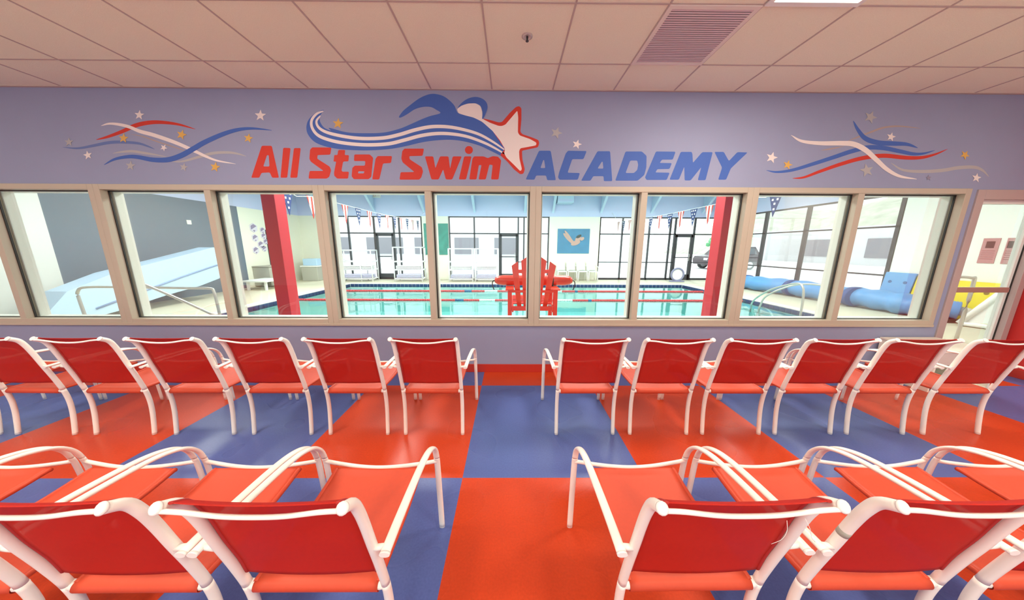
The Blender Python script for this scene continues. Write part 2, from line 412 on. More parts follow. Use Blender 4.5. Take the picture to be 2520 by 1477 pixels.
MB().box(a + .02, b - .035, WY + .058, WY + .064, .16, DZ - .09).build('pane', GLASS, dr)
MB().box(b - 0.002, b + 0.006, WY + .03, WY + .09, 0.01, DZ - .05).build('edge_seal', GASK, dr)
MB().box(a + .02, b - .06, WY - .0, WY + .035, .985, 1.045, bev=.006).build('push_bar', BROWN, dr)

# ================================================================== CEILING FITTINGS
v = thing('ceiling_vent', 'square louvred return air grille in the ceiling tiles above the wall lettering', 'vent', (1.336, 2.439, HC))
f = MB()
for (p, q, u, t) in ((-.303, -.272, -.303, .303), (.272, .303, -.303, .303), (-.272, .272, -.303, -.272), (-.272, .272, .272, .303)):
    f.box(p, q, u, t, -0.008, 0.0)
f.build('frame', mat('vent_frame', (0.85, 0.78, 0.68, 1), rough=.6), v)
f = MB()
for k in range(27):
    y = -.262 + k * .0201
    f.box(-.272, .272, -.0076, .0076, -.0008, .0008, rot=Matrix.Translation((0, y, -.006)) @ Matrix.Rotation(math.radians(6), 4, 'X'))
f.build('louvre', mat('vent_blade', (0.80, 0.64, 0.64, 1), rough=.5), v)
MB().box(-.272, .272, -.272, .272, -0.0015, 0.0).build('backing', mat('vent_dark', (0.24, 0.14, 0.15, 1)), v)

sp = thing('sprinkler_head', 'small round sprinkler head with dark centre in the ceiling', 'sprinkler', (0.122, 2.43, HC))
MB().lathe([(.040, 0), (.040, -.004), (.026, -.008), (.020, -.004)]).build('escutcheon', mat('chrome_ring', (.62, .55, .50, 1), rough=.3, metal=.5), sp)
MB().lathe([(.008, -.004), (.006, -.026), (.004, -.030)]).build('nozzle', DARK, sp)
MB().lathe([(.004, -.030), (.012, -.032), (.012, -.034)]).build('deflector', DARK, sp)

lamps = [(1.946, 1.829), (-2.324, 1.219), (1.946, -.6), (-2.324, -.6), (-6.0, .6), (4.99, .6), (-.19, -1.8)]
for i, (x, y) in enumerate(lamps):
    lab = 'square recessed ceiling light at the top edge right of the louvred grille' if i == 0 else 'recessed ceiling light outside the picture'
    t = thing('ceiling_light', lab, 'light', (x, y, HC), group='recessed ceiling lights')
    f = MB()
    for (p, q, u, s_) in ((-.303, -.27, -.303, .303), (.27, .303, -.303, .303), (-.27, .27, -.303, -.27), (-.27, .27, .27, .303)): f.box(p, q, u, s_, -0.012, 0.0)
    f.build('frame', FRAMEW, t); MB().box(-.27, .27, -.27, .27, -.006, 0).build('diffuser', LAMP, t)

# ================================================================== CHAIRS
HX, AX = 0.2285, 0.277
post = [(0, 0), (.012, .10), (.021, .20), (.021, .29), (.009, .385), (-.018, .505), (-.045, .611), (-.068, .705), (-.088, .773), (-.110, .819), (-.147, .846)]
def yz(x, P): return [(x, y, z) for y, z in P]
def make_chair():
    t = thing('patio_chair', 'x', 'chair')
    sm = catmull([(0, y, z) for y, z in post], 5)
    ks = min(range(len(sm)), key=lambda i: abs(sm[i].z - 0.385))
    for sx in (-1, 1):
        lp = [(sx * HX, p.y, p.z) for p in sm[:ks + 1]]
        lp[0] = (sx * HX, 0, 0.006)
        lg = MB().tube(lp, .0145, .0145, seg=14).build('leg', WHITE, t)
        MB().cyl((sx * HX, 0, 0), (sx * HX, 0.001, .008), .0135).build('foot_glide', CAPW, lg)
        pp = [(sx * HX, p.y, p.z) for p in sm[ks:]]
        ps = MB().tube(pp, .0145, .0145, seg=14).build('backrest_post', WHITE, t)
        e = sm[-1]; d = (sm[-1] - sm[-2]).normalized()
        MB().tube([(sx * HX, e.y, e.z), (sx * HX, e.y + d.y * .004, e.z + d.z * .004), (sx * HX, e.y + d.y * .007, e.z + d.z * .007)], .0158, seg=14, taper=[1, 1, .75]).build('end_cap', CAPW, ps)
        # arm, one flat bar that turns down into the front leg
        arc = [(-.066, .603), (.02, .606), (.18, .604), (.30, .596), (.375, .580), (.432, .552), (.470, .508), (.488, .455), (.497, .40), (.508, .25), (.518, .12), (.524, .006)]
        am = catmull([(0, y, z) for y, z in arc], 5)
        ka = min(range(len(am)), key=lambda i: abs(am[i].z - 0.46) if am[i].y > .3 else 9)
        arm = MB().tube([(sx * AX, p.y, p.z) for p in am[:ka + 1]], .0150, .0085, seg=14).build('armrest', WHITE, t)
        MB().tube([(sx * AX, -.072, .6028), (sx * AX, -.065, .603)], .0158, .0092, seg=14).build('end_cap', CAPW, arm)
        fl = MB().tube([(sx * AX, p.y, p.z) for p in am[ka:]], .0150, .0085, seg=14).build('leg', WHITE, t)
        MB().tube([(sx * AX, .524, 0), (sx * AX, .524, .008)], .0144, .0080, seg=14).build('foot_glide', CAPW, fl)
        MB().tube([(sx * (HX + .008), -.046, .597), (sx * (AX - .01), -.046, .601)], .009, seg=10).build('arm_bracket', WHITE, t)
        # pressed end of the rear seat rail
        MB().tube([(sx * HX, .012, .378), (sx * (HX - .022), .014, .372), (sx * (HX - .034), .014, .368)], .016, .016, ref=(0, 0, 1), seg=10, taper=[.9, 1, .7]).build('rail_end', WHITE, t)
    # bowed rod behind the top of the backrest
    rp = catmull([(-HX, -.149, .840), (-.17, -.148, .835), (-.08, -.146, .821), (0, -.145, .817), (.08, -.146, .821), (.17, -.148, .835), (HX, -.149, .840)], 5)
    MB().tube(rp, .0062, ref=(0, 0, 1), seg=10).build('back_rod', WHITE, t)
    fp = catmull([(-AX, .492, .432), (-.2, .484, .424), (-.1, .473, .418), (0, .468, .416), (.1, .473, .418), (.2, .484, .424), (AX, .492, .432)], 5)
    MB().tube(fp, .009, ref=(0, 0, 1), seg=10).build('front_rail', WHITE, t)
    # backrest sling
    prof = catmull([(0, -.004, .447), (0, -.018, .52), (0, -.044, .62), (0, -.064, .712), (0, -.084, .779), (0, -.106, .824), (0, -.138, .849)], 4)
    G = []
    for p in prof:
        G.append([Vector((x, p.y + 0.004 - 0.010 * (1 - (x / .214) ** 2), p.z)) for x in [-.214 + .428 * j / 12 for j in range(13)]])
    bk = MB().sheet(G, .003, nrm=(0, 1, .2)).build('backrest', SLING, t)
    for sx in (-1, 1):
        MB().tube([(sx * .209, p.y + .003, p.z) for p in prof], .0065, .004, seg=8).build('hem', STITCH, bk)
    # seat sling, wrapped over the rear rail
    sp = catmull([(0, .018, .348), (0, .000, .358), (0, -.003, .373), (0, .012, .388), (0, .06, .391), (0, .16, .389), (0, .28, .390), (0, .38, .402), (0, .452, .415), (0, .470, .412), (0, .470, .402)], 4)
    G = [[Vector((x, p.y, p.z - (.010 * (1 - (x / .205) ** 2) if .04 < p.y < .45 else 0))) for x in [-.205 + .41 * j / 12 for j in range(13)]] for p in sp]
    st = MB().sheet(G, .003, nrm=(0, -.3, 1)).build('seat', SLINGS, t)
    for sx in (-1, 1):
        MB().tube([(sx * .203, p.y, p.z - .006) for p in sp[12:-6]], .010, .010, seg=10).build('hem', SLINGS, st)
    MB().tube([(-.206, .013, .369), (.206, .013, .369)], .013, ref=(0, 0, 1), seg=10).build('rear_rail', SLINGS, t)
    return t
proto = make_chair(); used = False
ordn = ['first', 'second', 'third', 'fourth', 'fifth', 'sixth', 'seventh']
spots = []
for i, x in enumerate([-.62, -1.22, -1.83, -2.447, -3.08, -3.705, -4.297]):
    e = ''
    spots.append((x + .012, 2.02, 'red sling chair in the window row, %s left of the aisle%s' % (ordn[i], '' if i not in (6,) else ', cut by picture edge'), 'chairs in the window row, left of the aisle'))
for i, x in enumerate([.59, 1.185, 1.772, 2.359, 2.947, 3.57]):
    spots.append((x + .012, 2.02, 'red sling chair in the window row, %s right of the aisle%s' % (ordn[i], ', nearest the door' if i == 5 else ''), 'chairs in the window row, right of the aisle'))
for i, x in enumerate([-.645, -1.235, -1.84, -2.44]):
    spots.append((x + .005, .735, 'red sling chair of the nearest row, %s left of the aisle' % ordn[i], 'chairs in the nearest row, left of the aisle'))
for i, x in enumerate([.60, 1.205, 1.815, 2.42]):
    spots.append((x + .005, .735, 'red sling chair of the nearest row, %s right of the aisle' % ordn[i], 'chairs in the nearest row, right of the aisle'))
rz = random.Random(3)
for i, (x, y, lab, gr) in enumerate(spots):
    a = math.radians(rz.uniform(-.6, .6))
    if i == 0:
        proto.location = (x, y, 0); proto.rotation_euler = (0, 0, a); tag(proto, lab, None, gr)
    else: dup(proto, (x, y, 0), a, lab, gr)

near = next(o for o in bpy.data.objects if o.get('label', '') == 'red sling chair of the nearest row, first right of the aisle')
for (x, z0, dx) in ((.085, .815, -.03), (.13, .82, .03)):
    MB().tube(catmull([(x, -.155, z0), (x + dx * .2, -.165, z0 - .02), (x + dx * .5, -.165, z0 - .045), (x + dx * 1.1, -.16, z0 - .065)], 5), .0006, seg=6).build('loose_thread', CAPW, near)
near = next(o for o in bpy.data.objects if o.get('label', '') == 'red sling chair of the nearest row, second right of the aisle')
MB().tube([(-HX, -.0555, .655), (-HX, -.0605, .675)], .01475, seg=14).build('worn_patch', mat('worn_grey', (.42, .40, .33, 1), rough=.7), near)
# ---- small cabinet by the door
c = thing('side_cabinet', 'low cream cabinet with an open shelf against the wall left of the door', 'cabinet', (4.70, 2.90, 0))
cm = mat('cream_laminate', (0.93, 0.88, 0.74, 1), rough=.5)
MB().box(-.33, .33, -.22, .25, .435, .455, bev=.003).build('top', cm, c)
MB().box(-.32, -.30, -.21, .25, 0, .435).build('side_panel', cm, c); MB().box(.30, .32, -.21, .25, 0, .435).build('side_panel', cm, c)
MB().box(-.30, .30, .235, .25, .0, .435).build('back_panel', cm, c)
MB().box(-.30, .30, -.20, .235, .27, .288).build('shelf', cm, c); MB().box(-.30, .30, -.20, .235, .04, .058).build('shelf', cm, c)
d = MB().box(-.298, .298, -.212, -.196, .30, .433, bev=.002).build('drawer', mat('cabinet_front', (.70, .60, .54, 1), rough=.5), c)
MB().box(-.05, .05, -.222, -.212, .365, .375).build('handle', STEEL, d)

# ================================================================== MURAL ON THE WALL
YM = WY - 0.0005
def curve_fill(name, loops, m, parent, layer=0, smooth=False, ext=0.0002):
    cu = bpy.data.curves.new(name + '_c', 'CURVE'); cu.dimensions = '2D'; cu.fill_mode = 'BOTH'; cu.extrude = ext
    for L in loops:
        s = cu.splines.new('POLY'); s.points.add(len(L) - 1); s.use_cyclic_u = True
        for i, (x, z) in enumerate(L): s.points[i].co = (x, z, 0, 1)
    tmp = bpy.data.objects.new(name + '_t', cu); me = bpy.data.meshes.new_from_object(tmp)
    me.name = name
    me.transform(Matrix(((1, 0, 0, 0), (0, 0, -1, YM - layer * 0.0005), (0, 1, 0, 0), (0, 0, 0, 1))))
    bpy.data.objects.remove(tmp); bpy.data.curves.remove(cu)
    me.materials.clear(); me.materials.append(m)
    o = bpy.data.objects.new(name, me); COL.objects.link(o)
    if parent is not None: o.parent = parent
    return o
ZA = (130, 210, 4.0645); ZB = (720, 210, 3.818); ZC = (1300, 210, 4.3448); ZD = (1860, 210, 3.818)
def w2(z, x, y):
    p = atY(z[0] + x / z[2], z[1] + y / z[2], WY); return (p.x, p.z)
def loop(z, pts, sm=False):
    P = [w2(z, *p) for p in pts]
    if not sm: return P
    n = len(P); out = []
    for i in range(n):
        p0, p1, p2, p3 = (Vector(P[(i + k) % n]) for k in (-1, 0, 1, 2))
        for k in range(5):
            t = k / 5
            v = 0.5 * ((2 * p1) + (p2 - p0) * t + (2 * p0 - 5 * p1 + 4 * p2 - p3) * t * t + (3 * p1 - p0 - 3 * p2 + p3) * t ** 3); out.append((v.x, v.y))
    return out
def stroke(z, pts, wmax, w0=0.08, w1=0.08, pw=0.6):
    P = [Vector(w2(z, *p)) for p in pts]; P = [Vector((p.x, p.y, 0)) for p in P]
    C = catmull(P, 8); n = len(C); sc = (Vector(w2(z, 100, 400)) - Vector(w2(z, 0, 400))).length / 100
    A, B = [], []
    for i, p in enumerate(C):
        t = (C[min(i + 1, n - 1)] - C[max(i - 1, 0)]).normalized(); nn = Vector((-t.y, t.x, 0)); s = i / (n - 1)
        ww = wmax * sc / 2 * (max(w0 if s < .5 else w1, math.sin(PI * s) ** pw))
        A.append(tuple((p + nn * ww)[:2])); B.append(tuple((p - nn * ww)[:2]))
    return A + B[::-1]
def round_corners(L, r=0.18):
    out = []; n = len(L)
    for i in range(n):
        p0, p1, p2 = Vector(L[i - 1]), Vector(L[i]), Vector(L[(i + 1) % n])
        a = p1 + (p0 - p1) * min(r, .012 / max((p0 - p1).length, 1e-5)); b = p1 + (p2 - p1) * min(r, .012 / max((p2 - p1).length, 1e-5))
        for t in (0, .5, 1): 
            v = a * (1 - t) ** 2 + p1 * 2 * t * (1 - t) + b * t * t; out.append((v.x, v.y))
    return out
def letter(z, loops, m, parent, nm):
    curve_fill('letter_' + nm, [round_corners(loop(z, L)) for L in loops], m, parent)

t1 = thing('wall_lettering', 'large red painted words All Star Swim above the windows', 'lettering', (0, 0, 0))
letter(ZA, [[(1985, 925), (2090, 605), (2190, 605), (2262, 925), (2195, 925), (2170, 872), (2088, 876), (2065, 925)], [(2105, 812), (2142, 700), (2160, 700), (2168, 812)]], RED, t1, 'a')
letter(ZA, [[(2305, 625), (2378, 628), (2345, 925), (2278, 925)]], RED, t1, 'l')
letter(ZA, [[(2412, 628), (2480, 628), (2445, 925), (2375, 925)]], RED, t1, 'l')
letter(ZB, [[(185, 583), (365, 585), (355, 652), (235, 656), (232, 690), (350, 765), (362, 800), (345, 860), (320, 877), (150, 877), (160, 805), (292, 805), (172, 718), (158, 690), (165, 605)]], RED, t1, 's')
letter(ZB, [[(430, 608), (495, 608), (490, 655), (530, 657), (525, 715), (475, 717), (460, 800), (470, 812), (530, 812), (522, 877), (420, 877), (392, 850), (390, 820), (410, 718), (385, 716), (392, 655), (422, 655)]], RED, t1, 't')
letter(ZB, [[(580, 650), (725, 650), (757, 680), (740, 860), (715, 882), (575, 882), (555, 855), (562, 775), (585, 755), (680, 755), (684, 712), (577, 712)], [(618, 808), (675, 808), (670, 828), (615, 828)]], RED, t1, 'a')
letter(ZB, [[(800, 665), (935, 665), (925, 730), (850, 735), (815, 885), (748, 885), (780, 690)]], RED, t1, 'r')
letter(ZB, [[(1050, 595), (1235, 595), (1222, 663), (1098, 666), (1100, 695), (1215, 770), (1226, 810), (1210, 865), (1190, 887), (1005, 887), (1015, 817), (1145, 815), (1035, 725), (1022, 690), (1030, 620)]], RED, t1, 's')
letter(ZB, [[(1243, 668), (1322, 668), (1342, 780), (1385, 668), (1465, 668), (1480, 785), (1505, 668), (1590, 668), (1500, 885), (1440, 885), (1415, 790), (1372, 885), (1305, 885)]], RED, t1, 'w')
letter(ZB, [[(1612, 668), (1682, 668), (1630, 885), (1562, 885)], [(1657 + 38 * math.cos(a * PI / 8), 608 + 38 * math.sin(a * PI / 8)) for a in range(16)]], RED, t1, 'i')
letter(ZB, [[(1705, 668), (1795, 668), (1835, 684), (1880, 666), (1930, 670), (1960, 705), (1935, 885), (1865, 885), (1880, 750), (1850, 745), (1815, 885), (1748, 885), (1775, 750), (1750, 750), (1728, 885), (1660, 885), (1690, 690)]], RED, t1, 'm')
t2 = thing('wall_lettering', 'large blue painted slanted word ACADEMY above the windows', 'lettering', (0, 0, 0))
letter(ZC, [[(115, 700), (240, 700), (295, 1015), (203, 1015), (190, 965), (85, 965), (65, 1010), (-28, 1008)], [(130, 885), (160, 800), (170, 800), (182, 885)]], BLU, t2, 'a')
letter(ZC, [[(425, 700), (625, 703), (590, 790), (470, 790), (420, 935), (552, 938), (530, 1010), (335, 1010), (318, 985), (330, 930), (400, 730)]], BLU, t2, 'c')
letter(ZC, [[(740, 705), (875, 705), (898, 1025), (808, 1025), (805, 972), (695, 972), (665, 1020), (565, 1020), (590, 975)], [(740, 890), (786, 818), (796, 818), (803, 892)]], BLU, t2, 'a')
letter(ZC, [[(1040, 708), (1215, 708), (1265, 755), (1262, 880), (1240, 960), (1170, 1020), (930, 1020)], [(1040, 938), (1090, 805), (1165, 805), (1175, 850), (1165, 905), (1130, 938)]], BLU, t2, 'd')
letter(ZC, [[(1365, 708), (1575, 710), (1545, 795), (1430, 795), (1405, 830), (1535, 832), (1510, 895), (1380, 897), (1360, 932), (1512, 935), (1480, 1012), (1265, 1012), (1248, 985)]], BLU, t2, 'e')
letter(ZC, [[(1630, 712), (1745, 712), (1755, 735), (1760, 830), (1860, 715), (1972, 715), (1895, 1015), (1812, 1015), (1850, 875), (1735, 1018), (1672, 1018), (1668, 870), (1610, 1010), (1510, 1010)]], BLU, t2, 'm')
letter(ZC, [[(1990, 712), (2090, 712), (2145, 810), (2235, 715), (2345, 718), (2165, 890), (2115, 1010), (2030, 1010), (2072, 880)]], BLU, t2, 'y')

lg = thing('swimmer_logo', 'painted logo of a blue swimmer on waves reaching a white star edged in red', 'logo')
curve_fill('wave', [loop(ZB, [(292, 232), (215, 262), (150, 325), (130, 400), (150, 470), (220, 540), (350, 585), (500, 605), (700, 612), (900, 600), (1050, 575), (1250, 530), (1450, 512), (1600, 525), (1750, 565), (1850, 610), (1950, 660), (1998, 688), (2000, 605), (1950, 520), (1880, 430), (1780, 345), (1700, 305), (1620, 283), (1552, 258), (1520, 190), (1460, 130), (1400, 95), (1320, 80), (1250, 95), (1180, 130), (1100, 190), (1040, 240), (1000, 295), (1020, 302), (1080, 270), (1150, 225), (1230, 203), (1300, 205), (1350, 230), (1388, 262), (1290, 290), (1200, 325), (1100, 370), (1000, 410), (850, 445), (650, 450), (500, 440), (345, 400), (360, 425), (300, 400), (262, 350), (255, 310), (268, 270)], True)], BLU, lg, 0)
curve_fill('wave_stripe', [stroke(ZB, [(262, 285), (225, 340), (250, 400), (330, 445), (480, 480), (650, 500), (850, 495), (1000, 465), (1150, 420), (1300, 390), (1450, 390), (1600, 415), (1750, 460), (1880, 530), (1995, 608)], 31, .25, .35, .3)], WHI, lg, 1)
curve_fill('wave_stripe', [stroke(ZB, [(290, 242), (225, 270), (180, 330), (185, 400), (240, 470), (350, 515), (500, 545), (700, 560), (900, 550), (1050, 515), (1200, 475), (1350, 454), (1500, 458), (1650, 485), (1800, 540), (1900, 590), (1998, 648)], 31, .25, .35, .3)], WHI, lg, 1)
curve_fill('star_outline', [round_corners(loop(ZB, [(1782, 312), (1850, 325), (1940, 350), (1968, 345), (2040, 260), (2098, 205), (2128, 195), (2150, 215), (2150, 320), (2140, 438), (2160, 460), (2250, 490), (2310, 515), (2318, 545), (2305, 583), (2200, 605), (2155, 615), (2160, 700), (2182, 790), (2170, 830), (2140, 837), (2080, 790), (2020, 720), (1950, 655), (1995, 600), (1880, 430)]), .4)], RED, lg, 1)
curve_fill('star', [round_corners(loop(ZB, [(1558, 262), (1545, 225), (1590, 190), (1650, 172), (1720, 170), (1765, 195), (1782, 250), (1784, 315), (1850, 350), (1935, 382), (1968, 383), (2000, 370), (2060, 300), (2112, 238), (2120, 300), (2117, 445), (2135, 472), (2230, 505), (2292, 540), (2288, 565), (2200, 582), (2140, 592), (2128, 620), (2132, 690), (2155, 790), (2140, 808), (2085, 752), (2010, 680), (1988, 640), (1996, 600), (1950, 520), (1880, 430), (1780, 342), (1700, 303), (1620, 283)]), .4)], WHI, lg, 2)
curve_fill('cap', [loop(ZB, [(1553, 212), (1590, 165), (1650, 125), (1720, 110), (1780, 125), (1820, 160), (1832, 210), (1815, 265), (1792, 312), (1781, 312), (1785, 250), (1765, 195), (1720, 171), (1650, 172), (1590, 192)], True)], BLU, lg, 3)

def swoosh(z, pts, wd, m, label, layer=0, **k):
    tag(curve_fill('painted_swoosh', [stroke(z, pts, wd, **k)], m, None, layer), label, 'wall painting', 'painted swooshes')
swoosh(ZA, [(435, 545), (550, 515), (700, 460), (820, 405), (950, 375), (1080, 370), (1250, 390), (1425, 438)], 37, RED, 'red painted ribbon at the left end of the wall, arching highest')
swoosh(ZA, [(485, 405), (560, 385), (650, 390), (760, 415), (870, 460), (1000, 495), (1150, 545), (1280, 595), (1440, 668), (1540, 715), (1650, 755), (1830, 787)], 37, WHI, 'white painted ribbon at the left end of the wall, falling to the right', 1)
swoosh(ZA, [(515, 795), (620, 740), (750, 715), (850, 718), (1000, 745), (1150, 745), (1280, 705), (1400, 640), (1520, 570), (1700, 490), (1850, 445), (2000, 432), (2190, 450)], 48, BLU, 'long deep blue painted ribbon rising towards the red letters', 2)
swoosh(ZA, [(100, 620), (250, 630), (400, 605), (550, 575), (680, 568), (850, 580), (950, 610), (1020, 640)], 28, BLU2, 'short dull blue painted ribbon farthest left on the wall')
swoosh(ZA, [(600, 680), (700, 665), (800, 660), (900, 675), (1000, 690), (1140, 715)], 24, SIL, 'short silver painted ribbon just above the long blue one', 0)
swoosh(ZA, [(1190, 765), (1300, 760), (1450, 720), (1600, 680), (1750, 672), (1850, 685), (1935, 710)], 26, SIL, 'silver painted ribbon crossing the white one near the word All', 0)
swoosh(ZA, [(780, 490), (900, 512), (1050, 565), (1250, 630), (1350, 665)], 12, TAN, 'thin tan painted line under the left white ribbon', 0)
swoosh(ZD, [(915, 335), (960, 420), (1030, 500), (1150, 540), (1300, 548), (1420, 555), (1520, 588)], 42, BLU, 'blue painted ribbon at the right end, dropping steeply from the top', 1)
swoosh(ZD, [(100, 800), (200, 815), (350, 795), (550, 735), (750, 670), (900, 620), (1050, 585), (1200, 590), (1350, 620), (1480, 645), (1580, 640), (1680, 612)], 40, BLU, 'long blue painted ribbon at the right end, just over the red one', 0)
swoosh(ZD, [(345, 875), (450, 865), (600, 810), (800, 740), (1000, 685), (1200, 662), (1400, 680), (1550, 680), (1680, 650), (1800, 600)], 37, RED, 'red painted ribbon at the right end of the wall', 1)
swoosh(ZD, [(330, 470), (430, 525), (600, 545), (800, 545), (920, 555), (1030, 610), (1130, 700), (1230, 790), (1350, 855), (1510, 882)], 44, WHI, 'white painted ribbon at the right end, plunging across the red one', 3)
swoosh(ZD, [(1270, 730), (1380, 795), (1550, 810), (1750, 800), (1900, 775), (2050, 770), (2130, 800), (2190, 860)], 32, SIL, 'pale silver painted ribbon farthest right on the wall', 0)
swoosh(ZD, [(850, 530), (950, 490), (1080, 440), (1200, 398), (1350, 385), (1550, 405)], 17, TAN, 'faint tan painted line over the right blue ribbon', 0)
swoosh(ZD, [(610, 612), (700, 598), (830, 572)], 12, TAN, 'short faint tan line under the right white ribbon', 0)

def star(z, x, y, r, m, label, rot=0.0):
    L = []
    for k in range(10):
        rr = r * 1.05 if k % 2 == 0 else r * .42
        a = -PI / 2 + k * PI / 5 + rot; L.append((x + rr * math.cos(a), y + rr * math.sin(a)))
    tag(curve_fill('painted_star', [round_corners(loop(z, L), .15)], m, None, 4), label, 'wall painting', 'small painted stars')
star(ZA, 868, 298, 50, WHI, 'white painted star over the left red ribbon', .1)
star(ZA, 2078, 303, 58, WHI, 'white painted star high above the word All', .05)
star(ZA, 710, 530, 50, YLW, 'gold painted star under the left red ribbon, touching the dull blue one', .1)
star(ZA, 1290, 495, 52, YLW, 'gold painted star above the left white ribbon', .3)
star(ZA, 1958, 530, 48, YLW, 'gold painted star just above the letter A of All', .2)
star(ZA, 1625, 818, 52, YLW, 'gold painted star lowest, left of the word All', .2)
star(ZA, 353, 700, 45, WHI, 'white painted star below the farthest left ribbon', -.2)
star(ZA, 1112, 625, 36, WHI, 'small white star between the left white and silver ribbons', .5)
star(ZA, 165, 568, 45, SIL, 'silver star at the far left end of the painting', 0)
star(ZA, 780, 805, 50, SIL, 'silver star under the long blue ribbon at left', .1)
star(ZA, 1312, 820, 42, SIL, 'silver star under the crossing of the left ribbons', .2)
star(ZB, 428, 360, 52, YLW, 'gold star inside the curl of the swimmer logo waves', .1)
star(ZC, 300, 510, 65, SIL, 'silver star right of the big white star', .35)
star(ZC, 520, 632, 52, WHI, 'white star sitting on the letter C of ACADEMY', .3)
star(ZD, 1075, 300, 62, SIL, 'large silver star highest at the right end', .4)
star(ZD, 1268, 485, 44, WHI, 'white star above the right blue ribbon', .25)
star(ZD, 148, 680, 55, WHI, 'white star right of the letter Y', .3)
star(ZD, 298, 748, 45, YLW, 'gold star on the tail of the right blue ribbon', .3)
star(ZD, 1040, 800, 65, SIL, 'large silver star below the right red ribbon', -.2)
star(ZD, 1962, 655, 45, YLW, 'gold star beyond the tip of the right red ribbon', .6)
star(ZD, 2070, 870, 45, WHI, 'white star at the lower far right end', .2)
star(ZD, 1620, 870, 28, MAUVE, 'small dull mauve star below the right silver ribbon', 0)

# ================================================================== POOL HALL
HX0, HX1, HY0, HY1 = -9.45, 9.50, WY + WT, 13.0
HH = 3.95; ZB0 = 2.82
PX0, PX1, PY0, PY1 = -6.45, 6.98, 5.35, 11.3     # pool
d = MB()
for (p, q, u, s_) in ((HX0, PX0 - .3, HY0, HY1), (PX1 + .3, HX1, HY0, HY1), (PX0 - .3, PX1 + .3, HY0, PY0 - .3), (PX0 - .3, PX1 + .3, PY1 + .3, HY1)):
    d.box(p, q, u, s_, -.1, 0)
tag(struct('pool_deck', d, DECK), None, None, None, 'structure')
cpm = MB()
for (p, q, u, s_) in ((PX0 - .3, PX0, PY0 - .3, PY1 + .3), (PX1, PX1 + .3, PY0 - .3, PY1 + .3), (PX0, PX1, PY0 - .3, PY0), (PX0, PX1, PY1, PY1 + .3)):
    cpm.box(p, q, u, s_, -.1, 0.004)
tag(struct('pool_coping', cpm, COPING), None, None, None, 'structure')
b = MB(); b.box(PX0 - .1, PX1 + .1, PY0 - .1, PY1 + .1, -1.25, -1.15)
b.box(PX0 - .1, PX0, PY0, PY1, -1.15, -.1); b.box(PX1, PX1 + .1, PY0, PY1, -1.15, -.1); b.box(PX0, PX1, PY0 - .1, PY0, -1.15, -.1); b.box(PX0, PX1, PY1, PY1 + .1, -1.15, -.1)
tag(struct('pool_basin', b, BASIN), None, None, None, 'structure')
b = MB()
def tiles(b, x0, x1, y0, y1, axis):
    n = int(round(max(x1 - x0, y1 - y0) / .155))
    for k in range(n):
        if axis == 'x': b.box(x0 + k * .155, x0 + k * .155 + .140, y0, y1, -.125, -.012)
        else: b.box(x0, x1, y0 + k * .155, y0 + k * .155 + .140, -.125, -.012)
tiles(b, PX0, PX1, PY1 - .012, PY1, 'x'); tiles(b, PX0, PX1, PY0, PY0 + .012, 'x')
tiles(b, PX0, PX0 + .012, PY0, PY1, 'y'); tiles(b, PX1 - .012, PX1, PY0, PY1, 'y')
tag(struct('trim_3', b, TILEB), None, None, None, 'structure')
b = MB()
for x in (-4.2, -1.6, 1.0, 3.6):
    b.box(x - .13, x + .13, PY0 + .9, PY1 - .9, -1.15, -1.146); b.box(x - .5, x + .5, PY0 + .9, PY0 + 1.15, -1.15, -1.145)
tag(struct('trim_4', b, TILEB), None, None, None, 'structure')
wt = MB().quad([(PX0, PY0, -.075), (PX1, PY0, -.075), (PX1, PY1, -.075), (PX0, PY1, -.075)]).build('pool_water', WATER)
tag(wt, 'clear turquoise water filling the swimming pool', 'water', None, 'stuff')
# hall ceiling, upper bands and walls
struct('ceiling_2', MB().box(HX0, HX1, HY0, HY1, HH, HH + .1), HCEIL)
bb = MB(); bb.box(HX0, HX1, HY1, HY1 + .15, ZB0, HH); bb.box(HX0 - .15, HX0, HY0, HY1, ZB0, HH); bb.box(HX1, HX1 + .15, HY0, HY1, ZB0, HH); bb.box(HX0, XL, WY, HY0, ZB0, HH)
bb.box(HX0, HX1, HY0 - .02, HY0, HC + .05, HH)
struct('wall_upper', bb, HBLUE)
GL = [(-8.12, -4.02), (-2.80, 1.76), (4.06, 9.40)]
f = MB(); xs = [HX0] + [a for g_ in GL for a in g_] + [HX1]
for k in range(0, len(xs), 2): f.box(xs[k], xs[k + 1], HY1, HY1 + .15, 0, ZB0)
struct('wall_far', f, CREAM)
YD0, YD1 = 5.95, 10.15
f = MB(); f.box(HX0 - .15, HX0, HY0, YD0, 0, ZB0); struct('wall_side_left', f, WHITEP)
struct('wall_side_slate', MB().box(HX0 - .15, HX0, YD0, YD1, 0, ZB0), SLATE)
struct('wall_side_cream', MB().box(HX0 - .15, HX0, YD1, HY1, 0, ZB0), CREAM)
struct('wall_side_right', MB().box(HX1, HX1 + .15, HY0, 7.0, 0, ZB0), WHITEP)
f = MB(); f.box(XR, HX1, HY0 - .1, HY0, 0, HC + .05); f.box(HX0, XL, HY0 - .1, HY0, 0, HC + .05); struct('wall_hall_near', f, WHITEP)
